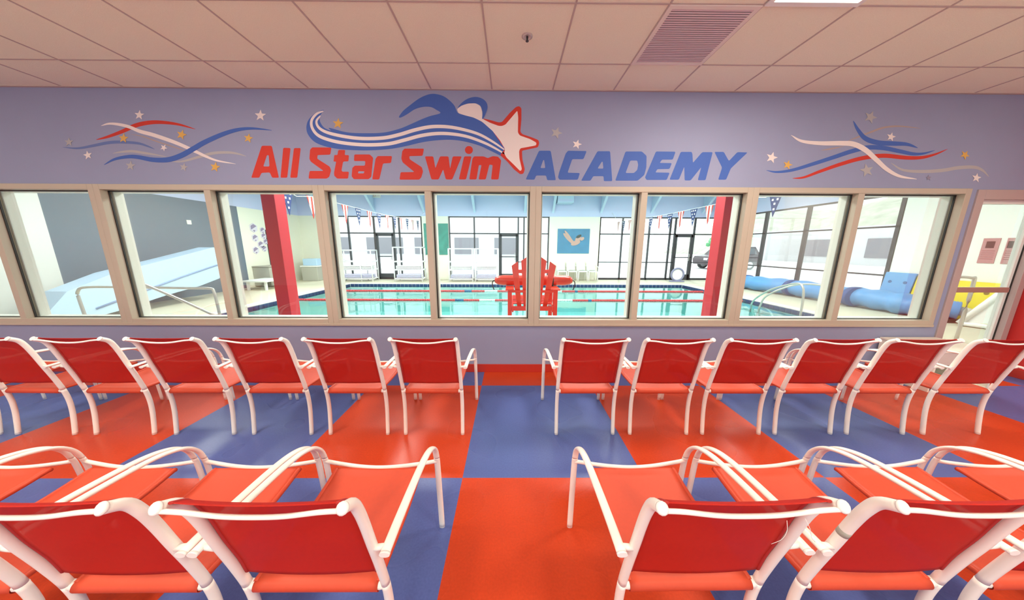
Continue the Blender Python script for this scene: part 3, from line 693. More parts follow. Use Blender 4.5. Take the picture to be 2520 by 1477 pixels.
# hall face of the window wall above the room's ceiling is wall_upper; sloping braces
bm_ = []
for i, x in enumerate((-8.3, -6.05, -3.85, -1.6, .65, 1.9, 4.05, 6.3, 8.6)):
    m_ = MB()
    m_.prism([(x - .05, HY1, 2.98), (x - .05, HY1, 3.12), (x - .05, HY1 - .95, HH), (x - .05, HY1 - 1.12, HH)], (.10, 0, 0))
    m_.prism([(x - .012, HY1, 3.05), (x - .012, HY1, HH), (x - .012, HY1 - .95, HH)], (.024, 0, 0), mi=0)
    o = struct('beam', m_, HBEAM); o['kind'] = 'structure'
m_ = MB()
for y in (5.2, 7.2, 9.2, 11.2): m_.box(HX0, HX1, y - .05, y + .05, HH - .16, HH)
o = struct('ceiling_joist', m_, HBEAM)
# exit sign
ex = thing('exit_sign', 'white exit sign with orange letters high on the blue wall over the far door', 'sign')
p = atY(927, 481, HY1 - .03); MB().box(p.x - .16, p.x + .16, HY1 - .06, HY1, p.z - .10, p.z + .10, bev=.008).build('housing', PLAST, ex)
def exit_letters(x, z, y, parent):
    h, w_, s = .11, .055, .013
    for k, ch in enumerate('EXIT'):
        a = x - .135 + k * .071; m_ = MB()
        def bar(x0, x1, z0, z1): m_.box(x0, x1, y - .002, y, z0, z1)
        if ch == 'E':
            bar(a, a + s, z - h / 2, z + h / 2)
            for q in (-h / 2, -s / 2, h / 2 - s): bar(a + s, a + w_, z + q, z + q + s)
        if ch == 'X':
            for sg in (-1, 1): m_.prism([(a + w_ / 2 - sg * w_ / 2, y - .002, z - h / 2), (a + w_ / 2 - sg * (w_ / 2 - s), y - .002, z - h / 2), (a + w_ / 2 + sg * w_ / 2, y - .002, z + h / 2), (a + w_ / 2 + sg * (w_ / 2 - s), y - .002, z + h / 2)], (0, .002, 0))
        if ch == 'I': bar(a + .02, a + .02 + s, z - h / 2, z + h / 2)
        if ch == 'T': bar(a, a + w_, z + h / 2 - s, z + h / 2); bar(a + w_ / 2 - s / 2, a + w_ / 2 + s / 2, z - h / 2, z + h / 2 - s)
        m_.build('letter_' + ch.lower(), EXITR, parent)
exit_letters(p.x, p.z, HY1 - .061, ex)
du = thing('ceiling_unit', 'pale blue box unit high on the far blue wall right of the middle', 'duct')
p = atY(1390, 491, 12.7); MB().box(p.x - .34, p.x + .34, 12.45, HY1, p.z - .17, p.z + .15, bev=.01).build('casing', HBEAM, du)
MB().box(p.x - .30, p.x + .30, 12.44, 12.45, p.z - .12, p.z - .02).build('grille', HBLUE, du)

# hall lamps: long tubes hung from the ceiling
hl = ['second from the left', 'leftmost', 'behind the middle post', 'the one in view on the right', 'farther right', 'rightmost']
k = 0
for y in (6.2, 10.2):
    for x in (-6.4, -2.2, 1.0, 5.2):
        z = 3.62
        t = thing('hall_lamp', 'long white lamp hung under the pool hall ceiling', 'lamp', (x, y, z), group='long lamps over the pool')
        MB().box(-.75, .75, -.09, .09, .03, .09, bev=.01).build('housing', PLAST, t); MB().box(-.73, .73, -.075, .075, .0, .03).build('diffuser', HLAMP, t)
        MB().cyl((-.6, 0, .09), (-.6, 0, HH - z), .006, seg=8).build('hanger', STEEL, t); MB().cyl((.6, 0, .09), (.6, 0, HH - z), .006, seg=8).build('hanger', STEEL, t)

# far glazing
def glazing(n, x0, x1, mull, door=None, y=HY1):
    r = struct_root('window_%d' % n); f = MB(); ya, yb = y, y + .08
    f.box(x0, x1, ya, yb, ZB0 - .05, ZB0); f.box(x0, x0 + .05, ya, yb, 0, ZB0); f.box(x1 - .05, x1, ya, yb, 0, ZB0)
    seg = [(x0, x1)]
    if door: seg = [(x0, door[0]), (door[1], x1)]
    for a, b_ in seg: f.box(a, b_, ya, yb, 0, .09); f.box(a, b_, ya, yb, .79, .83)
    f.box(x0, x1, ya, yb, 2.05, 2.10)
    for x in mull: f.box(x - .03, x + .03, ya, yb, 0, ZB0 - .05)
    f.build('frame', DARK, r)
    edges = sorted([x0] + mull + [x1])
    for a, b_ in zip(edges, edges[1:]):
        m_ = MB().box(a + .02, b_ - .02, y + .035, y + .04, 2.08, ZB0 - .04)
        if not (door and a >= door[0] - .1 and b_ <= door[1] + .1): m_.box(a + .02, b_ - .02, y + .035, y + .04, .08, 2.06)
        m_.build('pane', GLASS, r)
def far_door(n, a, b_, y=HY1):
    r = struct_root('door_%d' % n); f = MB()
    f.box(a, a + .09, y, y + .07, 0, 2.05); f.box(b_ - .09, b_, y, y + .07, 0, 2.05); f.box(a, b_, y, y + .07, 1.95, 2.05); f.box(a, b_, y, y + .07, .0, .26); f.box(a, b_, y, y + .07, 1.02, 1.06)
    f.build('leaf_frame', DARK, r); MB().box(a + .09, b_ - .09, y + .03, y + .036, .26, 1.95).build('pane', GLASS, r)
    MB().tube([(b_ - .12, y, 1.2), (b_ - .12, y - .05, 1.2), (b_ - .12, y - .05, .9), (b_ - .12, y, .9)], .012, seg=8, ref=(1, 0, 0)).build('handle', STEEL, r)
def X13(px): return atY(px, 610, HY1).x
glazing(6, X13(819), X13(1041), [X13(861), X13(924), X13(971.5), X13(985)], (X13(927), X13(970)))
far_door(2, X13(927), X13(970))
glazing(7, X13(1106), X13(1350), [X13(1168), X13(1229), X13(1275), X13(1289)], (X13(1230), X13(1274)))
far_door(3, X13(1230), X13(1274))
glazing(8, X13(1473), X13(1764), [X13(1529), X13(1595), X13(1646), X13(1658), X13(1705)], (X13(1660), X13(1703)))
far_door(4, X13(1660), X13(1703))
r = struct_root('window_9'); f = MB(); xa, xb = HX1, HX1 + .08
for (a, b_) in ((2.77, 2.82), (2.0, 2.04), (.79, .83), (0, .09)): f.box(xa, xb, 7.0, HY1, a, b_)
for y in (7.03, 9.25, 10.75, 12.3): f.box(xa, xb, y - .05, y + .05, 0, 2.78)
f.build('frame', DARK, r)
for a, b_ in ((7.08, 9.2), (9.3, 10.7), (10.8, 12.25), (12.35, 12.95)): MB().box(xa + .03, xa + .036, a, b_, .09, 2.77).build('pane', GLASS, r)

# door on the left wall of the hall
r = struct_root('door_5'); f = MB(); ya, yb = 11.2, 12.22
f.box(HX0, HX0 + .03, ya - .04, ya, 0, 2.10); f.box(HX0, HX0 + .03, yb, yb + .04, 0, 2.10); f.box(HX0, HX0 + .03, ya, yb, 2.06, 2.10); f.build('frame', DARK, r)
MB().box(HX0, HX0 + .02, ya, yb, 0.01, 2.06).build('leaf', DOORC, r); MB().box(HX0 + .02, HX0 + .03, ya + .3, ya + .6, 1.55, 1.78).build('sign_plate', PHOTO, r)
MB().cyl((HX0 + .02, yb - .08, 1.0), (HX0 + .08, yb - .08, 1.0), .03).build('door_handle', STEEL, r)

# red columns
for (px, side) in ((677, 'left'), (1785, 'right')):
    p = atY(px, 608, 4.55); s_ = .105
    t = MB().box(-s_, s_, -s_, s_, 0, HH, bev=.006).build('red_column', REDC, None, (p.x, 4.65, 0))
    t['kind'] = 'structure'

# banners and posters on far wall
def poster(px0, px1, py0, py1, Y, m, label, cat='poster'):
    a = atY(px0, py0, Y - .03); b_ = atY(px1, py1, Y - .03)
    t = thing('wall_poster', label, cat, (0, 0, 0)); MB().box(a.x, b_.x, Y - .03, Y, b_.z, a.z).build('print', m, t); return t, a, b_
t, a, b_ = poster(1042, 1105, 550, 627, HY1, TEAL, 'tall teal underwater photo print on the far wall')
def blob(cx, cz, rx, rz, y, m, nm, par, n=20, rot=0, th=.004):
    P = [(cx + rx * math.cos(2 * PI * k / n) * math.cos(rot) - rz * math.sin(2 * PI * k / n) * math.sin(rot), y, cz + rx * math.cos(2 * PI * k / n) * math.sin(rot) + rz * math.sin(2 * PI * k / n) * math.cos(rot)) for k in range(n)]
    MB().prism(P, (0, -th, 0)).build(nm, m, par)
p = atY(1072, 590, HY1); blob(p.x, p.z, .13, .17, HY1 - .03, HAIRP, 'hair', t); p = atY(1072, 596, HY1); blob(p.x, p.z, .10, .14, HY1 - .034, SKINP, 'face', t)
p = atY(1072, 605, HY1); blob(p.x, p.z - .02, .12, .05, HY1 - .038, HAIRP, 'goggles', t)
t, a, b_ = poster(1373, 1449, 563, 624, HY1, AQUA, 'blue underwater photo print of a swimmer on the cream far wall')
for (cx, cy, rx, rz_, ro, nm, mm) in ((1400, 588, .36, .085, .0 - .75, 'legs', SKINP), (1416, 598, .22, .10, .35, 'body', SKINP), (1422, 588, .17, .10, .9, 'shoulder', SKINP), (1424, 582, .13, .06, .5, 'hair', HAIRP), (1432, 588, .10, .07, .6, 'face', SKINP), (1398, 580, .28, .05, -.9, 'arm', SKINP)):
    p = atY(cx, cy, HY1); blob(p.x, p.z, rx, rz_, HY1 - .03 - .004 * (1 + ['legs', 'body', 'shoulder', 'hair', 'face', 'arm'].index(nm)), mm, nm, t, rot=ro)
# posters on the right wall seen through the door
for i, (pa, pb) in enumerate(((2414, 2456), (2473, 2513))):
    q0 = atX(pa, 612, HX1 - .01); q1 = atX(pb, 612, HX1 - .01); y0_, y1_ = sorted((q0.y, q1.y))
    t = thing('wall_poster', ['pink notice with one dark photo, left of two seen through the door', 'pink notice with two dark photos, right of two seen through the door'][i], 'poster')
    MB().box(HX1 - .012, HX1, y0_, y1_, 1.20, 1.69).build('sheet', PINK, t)
    w_ = y1_ - y0_
    for (a, b_) in (((.25, .75),) if i == 0 else ((.08, .42), (.55, .9))): MB().box(HX1 - .016, HX1 - .012, y0_ + a * w_, y0_ + b_ * w_, 1.50, 1.63).build('photo', PHOTO, t)
    m_ = MB()
    for k in range(5): m_.box(HX1 - .015, HX1 - .012, y0_ + .12 * w_, y0_ + .88 * w_, 1.44 - k * .04, 1.45 - k * .04)
    m_.build('text', PTEXT, t)

# hexagonal team stickers on the left wall
for i, (px, py, s_) in enumerate(((623, 561, .24), (645, 567, .17), (648, 581, .17), (627, 586, .2), (641, 602, .2), (629, 616, .2), (650, 612, .17), (653, 595, .16))):
    q = atX(px, py, HX0); s_ *= .72
    t = thing('hexagon_plaque', ['purple and white hexagonal plaque, topmost of the cluster on the left cream wall', 'hexagonal plaque at the upper right of the cluster, half behind the red column', 'hexagonal plaque third down beside the red column', 'hexagonal plaque in the middle left of the cluster', 'hexagonal plaque in the middle of the cluster', 'hexagonal plaque lowest on the left of the cluster', 'hexagonal plaque lowest beside the red column', 'hexagonal plaque at mid height beside the red column'][i], 'plaque', (0, 0, 0), 0, 'hexagonal plaques')
    P = [(HX0 + .02, q.y + s_ * math.cos(PI / 3 * k + PI / 6), q.z + s_ * math.sin(PI / 3 * k + PI / 6)) for k in range(6)]
    MB().prism(P, (-.02, 0, 0)).build('board', LILAC, t)
    P = [(HX0 + .024, q.y + s_ * .8 * math.cos(PI / 3 * k + PI / 6), q.z + s_ * .8 * math.sin(PI / 3 * k + PI / 6)) for k in range(4)]
    MB().prism([P[0], P[1], P[2], P[3]], (-.004, 0, 0)).build('band', PURP, t)
    P = [(HX0 + .024, q.y - s_ * .3, q.z - s_ * .45), (HX0 + .024, q.y + s_ * .3, q.z - s_ * .45), (HX0 + .024, q.y, q.z - s_ * .85)]
    MB().prism(P, (-.004, 0, 0)).build('tip', PURP, t)

# pennant strings over the pool
def pennants(X, ys, label, ph):
    ys = [y * 1.018 + .18 for y in ys if y < 12]
    t = thing('pennant_string', label, 'bunting')
    pts = catmull([(X, 4.3, 3.3)] + [(X, y, 2.43 + .03 * max(0, y - 8.5)) for y in ys] + [(X, HY1, 3.0)], 3)
    MB().tube(pts, .006, seg=6).build('string', WHITEP, t)
    for i, y in enumerate(ys):
        z = 2.43 + .03 * max(0, y - 8.5); w_, h = .135, .42
        m_ = MB(); n = 5
        if (i + ph) % 2 == 0:
            for k in range(n):      # vertical stripes red / white
                u0, u1 = -1 + 2 * k / n, -1 + 2 * (k + 1) / n
                P = [(X - .003, y + w_ * u0, z), (X - .003, y + w_ * u1, z), (X - .003, y + w_ * u1, z - h * (1 - abs(u1))), (X - .003, y + w_ * u0, z - h * (1 - abs(u0)))]
                if abs(u0) == 1: P = P[:3]
                elif abs(u1) == 1: P = [P[0], P[1], P[3]]
                if u0 < 0 < u1: P = P[:3] + [(X - .003, y, z - h)] + P[3:]
                m_.prism(P, (.006, 0, 0), mi=k % 2)
            m_.build('pennant', [REDB, WHITEP], t)
        else:
            m_.prism([(X - .003, y - w_, z), (X - .003, y + w_, z), (X - .003, y, z - h)], (.006, 0, 0), mi=0)
            for (du_, dz) in ((-.07, .05), (0, .05), (.07, .05), (-.045, .13), (.045, .13), (0, .2), (0, .29)):
                s_ = .017; m_.box(X - .005, X + .005, y + du_ - s_, y + du_ + s_, z - dz - s_, z - dz + s_, mi=1)
            m_.build('pennant', [mat('navy_cloth', (.03, .05, .16, 1), rough=.8), WHITEP], t)
pennants(-3.86, [4.85, 5.45, 6.0, 6.55, 7.12, 7.68, 8.24, 8.8, 9.36, 9.92, 10.5, 11.1, 11.7, 12.3], 'string of striped and starred pennants over the left of the pool', 1)
pennants(4.54, [4.75, 5.3, 5.85, 6.36, 6.9, 7.42, 7.94, 8.48, 9.02, 9.56, 10.1, 10.65, 11.2, 11.75, 12.3], 'string of striped and starred pennants over the right of the pool', 1)

# lane ropes
def rope(y, label):
    t = thing('lane_rope', label, 'lane rope', (0, y, -.06)); m_ = MB(); n = 260; L = PX1 - PX0
    for k in range(n):
        x = PX0 + .1 + (L - .2) * k / n; ph = (x + 6.45) / 13.4
        if ph < .36 or ph > .66: mi = 0
        else: mi = [0, 1, 0, 2][int(x * 2.2) % 4]
        m_.tube([(x, 0, 0), (x + (L - .2) / n * .82, 0, 0)], .033, seg=8, ref=(0, 0, 1), mi=mi)
    m_.build('float_discs', [mat('rope_red', (.72, .06, .07, 1), rough=.4), mat('rope_navy', (.04, .10, .25, 1), rough=.4), PLAST], t)
    MB().tube([(PX0, 0, 0), (PX1, 0, 0)], .01, seg=6, ref=(0, 0, 1)).build('cable', STEEL, t)
rope(9.85, 'far red lane rope across the pool, nearer the glass wall')
rope(8.12, 'near red lane rope across the pool, nearer the lifeguard chair')

# PVC racks
rk = [(838, 925, 1.32, 'behind the first red column side, leftmost of four', 2), (974, 1045, 1.45, 'second from the left, beside the far dark door', 3), (1106, 1167, 1.40, 'third from the left', 3), (1169, 1228, 1.40, 'rightmost of four, left of the middle dark door', 3)]
for i, (pa, pb, h, ltx, ns) in enumerate(rk):
    xa, xb = atY(pa, 660, 12.3).x, atY(pb, 660, 12.3).x; yc = 12.3; cxr = (xa + xb) / 2; hw = (xb - xa) / 2 - .04
    t = thing('storage_rack', ['white pipe rack with low shelves, leftmost of four by the far glass', 'white pipe rack second from the left, right of the far left dark door', 'white pipe rack under the tall window right of the teal print', 'white pipe rack rightmost of four, left of the middle dark door'][i], 'rack', (cxr, yc, 0), 0, 'white pipe racks')
    m_ = MB()
    for sx in (-1, 1):
        for y in (-.28, .28): m_.cyl((sx * hw, y, 0), (sx * hw, y, h), .028, seg=8)
    if hw > .6:
        for y in (-.28, .28): m_.cyl((hw * .35, y, 0), (hw * .35, y, h), .024, seg=8)
    m_.build('post', PVC, t)
    for z in [.12, .5, .85, h]:
        m_ = MB()
        for y in (-.28, .28): m_.tube([(-hw, y, z), (hw, y, z)], .026, ref=(0, 0, 1), seg=8)
        for sx in (-1, 1): m_.tube([(sx * hw, -.28, z), (sx * hw, .28, z)], .026, ref=(0, 0, 1), seg=8)
        m_.build('shelf_rail', PVC, t)
    for k, z in enumerate([.16, .54]):
        m_ = MB()
        for q in range(3): m_.box(-hw + .05, hw - .08, -.22, .22, z + q * .05, z + q * .05 + .035, bev=.008)
        m_.build('kickboard_stack', [mat('pale_lilac_foam', (.62, .60, .80, 1), rough=.6), PLAST][k], t)

# white plastic chairs by the far wall
def plastic_chair():
    t = thing('plastic_chair', 'x', 'chair')
    G = [[Vector((x, y, .44 - .02 * math.cos(x * 6) + .03 * (y + .2) ** 2)) for x in [-.20 + .40 * j / 6 for j in range(7)]] for y in [-.22, -.1, 0, .1, .22]]
    MB().sheet(G, .02).build('seat', PLAST, t)
    G = [[Vector((x * (1 - .12 * (z - .44)), .20 + .12 * (z - .44) / .4 + .04 * (1 - (x / .22) ** 2), z - .04 * (x / .22) ** 2 * (z > .8))) for x in [-.20 + .40 * j / 6 for j in range(7)]] for z in [.44, .55, .66, .77, .86]]
    MB().sheet(G, .018, nrm=(0, 1, 0)).build('backrest', PLAST, t)
    for sx in (-1, 1):
        for y, dy in ((-.2, -.04), (.2, .06)): MB().tube([(sx * .185, y, .43), (sx * .20, y + dy, 0)], .02, .018, seg=8).build('leg', PLAST, t)
        MB().tube(catmull([(sx * .20, -.21, .44), (sx * .205, -.2, .62), (sx * .205, .05, .66), (sx * .19, .22, .66)], 4), .015, .012, seg=8).build('armrest', PLAST, t)
    return t
pc = plastic_chair()
labs = ['white plastic chair under the blue print, nearest the lifeguard chair', 'white plastic chair under the blue print, second from the left', 'white plastic chair under the blue print, third from the left', 'white plastic chair under the blue print, rightmost of four']
for i, px in enumerate((1382, 1407, 1432, 1457)):
    x = atY(px, 668, 12.5).x
    if i == 0: pc.location = (x, 12.5, 0); pc['label'] = labs[0]; pc['group'] = 'white plastic chairs by the far wall'
    else: dup(pc, (x, 12.5, 0), 0, labs[i], 'white plastic chairs by the far wall')

# lifeguard chair (seen from behind) with rescue tube
lc = thing('lifeguard_chair', 'tall red slatted wooden lifeguard chair facing the pool', 'chair', (.378, 4.62, 0))
for sx in (-1, 1):
    MB().box(sx * .385 - .035, sx * .385 + .035, .02, .10, 0, .775, bev=.004).build('leg', REDG, lc)
    MB().box(sx * .385 - .035, sx * .385 + .035, .60, .68, 0, .775, bev=.004).build('leg', REDG, lc)
    MB().box(sx * .385 - .07, sx * .385 + .07, -.05, .74, .775, .80, bev=.006).build('armrest', REDG, lc)
    MB().prism([(sx * .335 - .012, .0, .40), (sx * .335 - .012, .0, .50), (sx * .335 - .012, .64, .58), (sx * .335 - .012, .64, .47)], (.024, 0, 0)).build('seat_rail', REDG, lc)
for i, x in enumerate((-.24, -.12, 0, .12, .24)):
    top = 1.395 - abs(x) * .9 ** 1 * .48 - x * x * .6
    sp_ = 1.28; P = [(x * .9 - .036, .12, .44), (x * .9 + .036, .12, .44), (x * sp_ + .05, -.10, top - (.04 if x > 0 else 0) - .0), (x * sp_ + .0, -.105, top + (.02 if x == 0 else 0)), (x * sp_ - .05, -.10, top - (.04 if x < 0 else 0))]
    if x > 0: P = [(P[0]), (P[1]), (x * sp_ + .05, -.10, top - .07), (x * sp_ - .05, -.105, top)]
    elif x < 0: P = [(P[0]), (P[1]), (x * sp_ + .05, -.105, top), (x * sp_ - .05, -.10, top - .07)]
    else: P = [(P[0]), (P[1]), (.056, -.10, top - .02), (0, -.105, top), (-.056, -.10, top - .02)]
    MB().prism(P, (0, .024, .0)).build('back_slat', REDG, lc)
MB().box(-.30, .30, -.025, -.001, 1.06, 1.12, bev=.003).build('back_rail', REDG, lc)
MB().box(-.40, .40, .0, .03, .735, .775, bev=.003).build('back_rail', REDG, lc)
for k in range(6): MB().box(-.33, .33, .12 + k * .092, .20 + k * .092, .515 + k * .010, .535 + k * .010, bev=.003).build('seat_slat', REDG, lc)
MB().box(-.35, .35, .02, .045, .42, .49, bev=.003).build('stretcher', REDG, lc); MB().box(-.35, .35, .62, .645, .30, .37, bev=.003).build('stretcher', REDG, lc)
MB().box(-.35, .35, .02, .045, .20, .28, bev=.003).build('stretcher', REDG, lc)
rt = thing('rescue_tube', 'long red foam rescue tube with black strap lying across the lifeguard chair arms', 'rescue tube', (.42, 4.62 + .40, .895))
n = 14; pr = [(-.70, .02), (-.69, .05), (-.64, .078), (-.55, .092), (.55, .092), (.64, .078), (.69, .05), (.70, .02)]
MB().tube([(x, 0, 0) for x, r_ in pr], 1, ref=(0, 0, 1), seg=20, taper=[r_ for x, r_ in pr]).build('foam_body', mat('rescue_red', (.58, .045, .02, 1), rough=.25), rt)
MB().tube([(.27, 0, 0), (.35, 0, 0)], .097, ref=(0, 0, 1), seg=20).build('strap', BLACK, rt)
MB().tube(catmull([(.31, -.09, -.02), (.33, -.10, -.10), (.38, -.11, -.17), (.42, -.11, -.19)], 5), .016, .006, seg=8).build('loose_strap', BLACK, rt)
for sx in (-1, 1): MB().tube(catmull([(sx * .69, 0, 0), (sx * .735, -.01, -.02), (sx * .74, -.02, -.09), (sx * .71, -.03, -.17)], 5), .009, seg=8).build('tow_cord', BLACK, rt)

# tile-red light-blue slide along the slate wall
sl = thing('pool_slide', 'big pale blue sloping slide beside the slate coloured wall', 'slide', (-8.9, 0, 0))
P = [(0, 4.8, .02), (0, 5.3, .62), (0, 6.0, .91), (0, 7.1, 1.18), (0, 8.12, 1.44), (0, 8.26, 1.40), (0, 8.32, 1.15), (0, 8.28, .78), (0, 8.12, .56), (0, 7.6, .42), (0, 6.8, .29), (0, 5.9, .10), (0, 5.3, .02)]
MB().prism([(.08, y, z) for _, y, z in P], (.42, 0, 0)).build('body', LBLUE, sl)
MB().tube([(.51, 5.6, .22), (.51, 6.2, .40), (.51, 7.2, .70), (.51, 8.25, .98)], .012, .02, seg=8).build('groove', LBLUE2, sl)

# stainless handrails
def rail(pts, label, posts=(), grp=None):
    t = thing('handrail', label, 'handrail', group=grp); MB().tube(catmull(pts, 6), .021, ref=(0, 0, 1), seg=12).build('rail', STEEL, t)
    for (a, b_) in posts: MB().cyl(a, b_, .021, seg=12).build('post', STEEL, t)
rail([(-7.32, 4.75, 0), (-7.36, 4.75, .55), (-7.34, 4.75, .72), (-7.16, 4.75, .785), (-6.4, 4.75, .785), (-5.5, 4.75, .775), (-5.12, 4.75, .77), (-5.05, 4.75, .71), (-5.03, 4.75, .4), (-5.02, 4.75, 0)], 'long level steel handrail seen through the left windows', grp='steel handrails')
rail([(-6.15, 4.62, .88), (-6.0, 4.62, .84), (-5.4, 4.62, .55), (-4.7, 4.62, .18), (-4.4, 4.62, 0.0)], 'steel handrail sloping down to the right behind the left window', grp='steel handrails')
rail([(6.32, 5.9, -.3), (6.33, 5.92, .35), (6.33, 5.98, .66), (6.36, 6.2, .70), (6.5, 6.9, .45), (6.75, 7.6, .05), (6.78, 7.7, -.3)], 'arched steel handrail at the right pool steps, nearer the red column', grp='steel handrails')
rail([(7.15, 6.0, .0), (7.12, 6.05, .55), (7.05, 6.2, .66), (6.8, 6.6, .62), (6.55, 7.0, .30), (6.5, 7.1, .0), (6.5, 7.15, -.3)], 'arched steel handrail at the right pool steps, farther from the column', grp='steel handrails')
q0 = atY(2345, 684, 4.3); q1 = atY(2400, 684, 4.3)
rail([(q0.x - .12, 4.3, 0), (q0.x - .12, 4.3, q0.z - .12), (q0.x, 4.3, q0.z), (q1.x - .06, 4.3, q0.z), (q1.x, 4.3, q0.z - .10), (q1.x, 4.3, 0.0)], 'low steel handrail just behind the glass door', grp='steel handrails')

# blue pool cover along the right wall
cv = thing('pool_cover_roll', 'long blue vinyl pool cover bundled along the right glass wall', 'pool cover')
path = catmull([(9.02, 5.95, .20), (9.0, 6.3, .24), (8.98, 6.9, .26), (8.93, 7.6, .25), (8.9, 8.6, .27), (8.75, 9.6, .26), (8.7, 10.4, .25), (8.72, 11.0, .22)], 8)
MB().tube(path, .29, .235, seg=18, taper=[(.35 + .65 * min(1, (i / 5) ** .5)) * (1 + .08 * math.sin(i * 1.1)) for i in range(len(path))]).build('bundle', BLUEM, cv)
for y in (7.0, 8.6, 10.2):
    x_ = 8.86 if y < 9.5 else 8.73; MB().tube([(x_, y, .26), (x_, y + .12, .26)], .32, .25, seg=18).build('strap', mat('navy_strap', (.02, .07, .25, 1), rough=.6), cv)
def foam_mat(name, label, y0, y1, z1, m, mh, rows, cols, lean=.25, xo=0, z0=0):
    t = thing('foam_mat', label, 'mat', (HX1 - .06 - lean - xo, 0, z0)); 
    R = Matrix.Rotation(math.atan2(lean - .02, z1), 4, 'Y')
    MB().box(0, .05, y0, y1, 0, z1, bev=.012, rot=R).build('panel', m, t); h = MB()
    for i in range(rows):
        for j in range(cols):
            yy = y0 + (y1 - y0) * (j + .5) / cols; zz = z1 * (i + .5) / rows; h.tube([R @ Vector((-.004, yy, zz)), R @ Vector((.01, yy, zz))], .035, ref=(0, 0, 1), seg=12)
    h.build('hole', mh, t)
foam_mat('m', 'blue foam mat with holes leaning on the right wall behind the long cover', 6.44, 6.98, .92, BLUEK, HOLEB, 2, 2, .14)
foam_mat('m', 'yellow foam mat with six holes leaning right of the blue foam mat', 6.10, 6.42, .88, YEL, HOLE, 3, 2, .14)
foam_mat('m', 'long yellow foam mat seen through the glass door, behind its push bar', 4.95, 5.85, .84, YEL, HOLE, 2, 5, .14)
foam_mat('m', 'blue foam mat farthest right, seen through the glass door', 4.5, 4.93, .84, BLUEK, HOLEB, 3, 2, .14)
b = thing('hose_roll', 'blue ribbed roll lying before the yellow mat, seen through the door', 'roll')
hp = [(8.88, 5.76, .26), (8.98, 5.62, .26), (9.08, 5.48, .25)]
hp = catmull(hp, 10); MB().tube(hp, .175, seg=18, taper=[1 + .07 * (i % 2) for i in range(len(hp))]).build('ribbed_sleeve', BLUEM, b); MB().tube([(9.08, 5.48, .25), (9.13, 5.38, .23)], .09, seg=14).build('end_piece', PLAST, b)
MB().box(8.86, 9.12, 5.45, 5.8, 0, .08).build('cradle', DARK, b)
a = thing('folding_frame', 'white triangular folded frame leaning among the mats seen through the door', 'frame')
for (u0, u1) in (((8.80, 5.27, .05), (9.02, 4.98, .80)), ((9.02, 4.98, .80), (9.0, 4.84, .05)), ((8.80, 5.27, .05), (9.0, 4.84, .05)), ((8.88, 5.27, .05), (9.10, 5.03, .78))):
    MB().tube([u0, u1], .045, ref=(1, 0, 0), seg=8).build('bar', PLAST, a)
MB().prism([(8.84, 5.22, .08), (9.02, 4.99, .74), (9.0, 4.86, .12)], (.02, 0, 0)).build('panel', PLAST, a)
q = atZ(2430, 790, .05); MB().box(8.65, 8.98, 4.75, 5.05, 0, .06, bev=.01).build('x', BLUEK, None)
o = bpy.data.objects['x']; o.location.y -= .25; o.name = 'floor_mat'; tag(o, 'small blue mat lying flat before the white frame', 'mat')

# hoop on stand by right far door
p = atY(1667, 677, 12.3)
h = thing('pace_clock', 'round grey rimmed dial on the floor before the right far door', 'clock', (p.x, 12.3, .32))
MB().tube([(.27 * math.cos(2 * PI * k / 32), 0, .27 * math.sin(2 * PI * k / 32)) for k in range(32)], .04, ref=(0, 1, 0), seg=8, closed=True).build('rim', mat('lilac_grey', (.25, .25, .38, 1), rough=.5), h)
MB().tube([(0, .01, 0), (0, .03, 0)], .25, ref=(1, 0, 0), seg=28).build('dial', PLAST, h)
MB().box(-.30, .30, -.08, .10, -.32, -.27, bev=.01).build('base', mat('lilac_grey', (0, 0, 0, 1)), h)
# cabinets on left
c = thing('deck_cabinet', 'taupe cabinet against the cream wall under the hexagonal plaques', 'cabinet')
MB().box(HX0 + .01, HX0 + .62, 10.35, 11.12, 0.02, .72, bev=.015).build('body', GREYC, c); MB().box(HX0 + .008, HX0 + .64, 10.33, 11.14, .72, .76, bev=.01).build('lid', GREYC, c); MB().box(HX0 + .62, HX0 + .64, 10.6, 10.9, .58, .61).build('handle', DARK, c)
c = thing('deck_bin', 'grey lidded deck bin in the far left corner', 'bin'); p = atY(772, 670, 12.5)
MB().box(p.x - .32, p.x + .38, 12.2, 12.8, 0, .60, bev=.02).build('body', GREYB, c); MB().box(p.x - .34, p.x + .40, 12.18, 12.82, .60, .66, bev=.01).build('lid', PLAST, c)
c = MB().box(p.x - .25, p.x + .35, 12.25, 12.75, .66, .95, bev=.02).build('blue_tub', LBLUE, None); tag(c, 'blue tub standing on the grey deck bin in the corner', 'tub')
bn = thing('low_bench', 'low white bench along the slate wall before the cabinet', 'bench'); MB().box(-9.0, -8.2, 9.4, 10.3, .28, .34, bev=.01).build('top', PLAST, bn)
for x in (-8.9, -8.3):
    for y in (9.5, 10.2): MB().box(x - .03, x + .03, y - .03, y + .03, 0, .28).build('leg', PLAST, bn)
c = MB().box(HX0, HX0 + .012, 7.9, 8.02, 1.93, 2.05).build('wall_label', WHITEP, None); tag(c, 'small white square sign on the slate wall', 'sign')
q = atX(465, 547, HX0 + .006); c.location = (0, q.y - 7.96, q.z - 1.99)

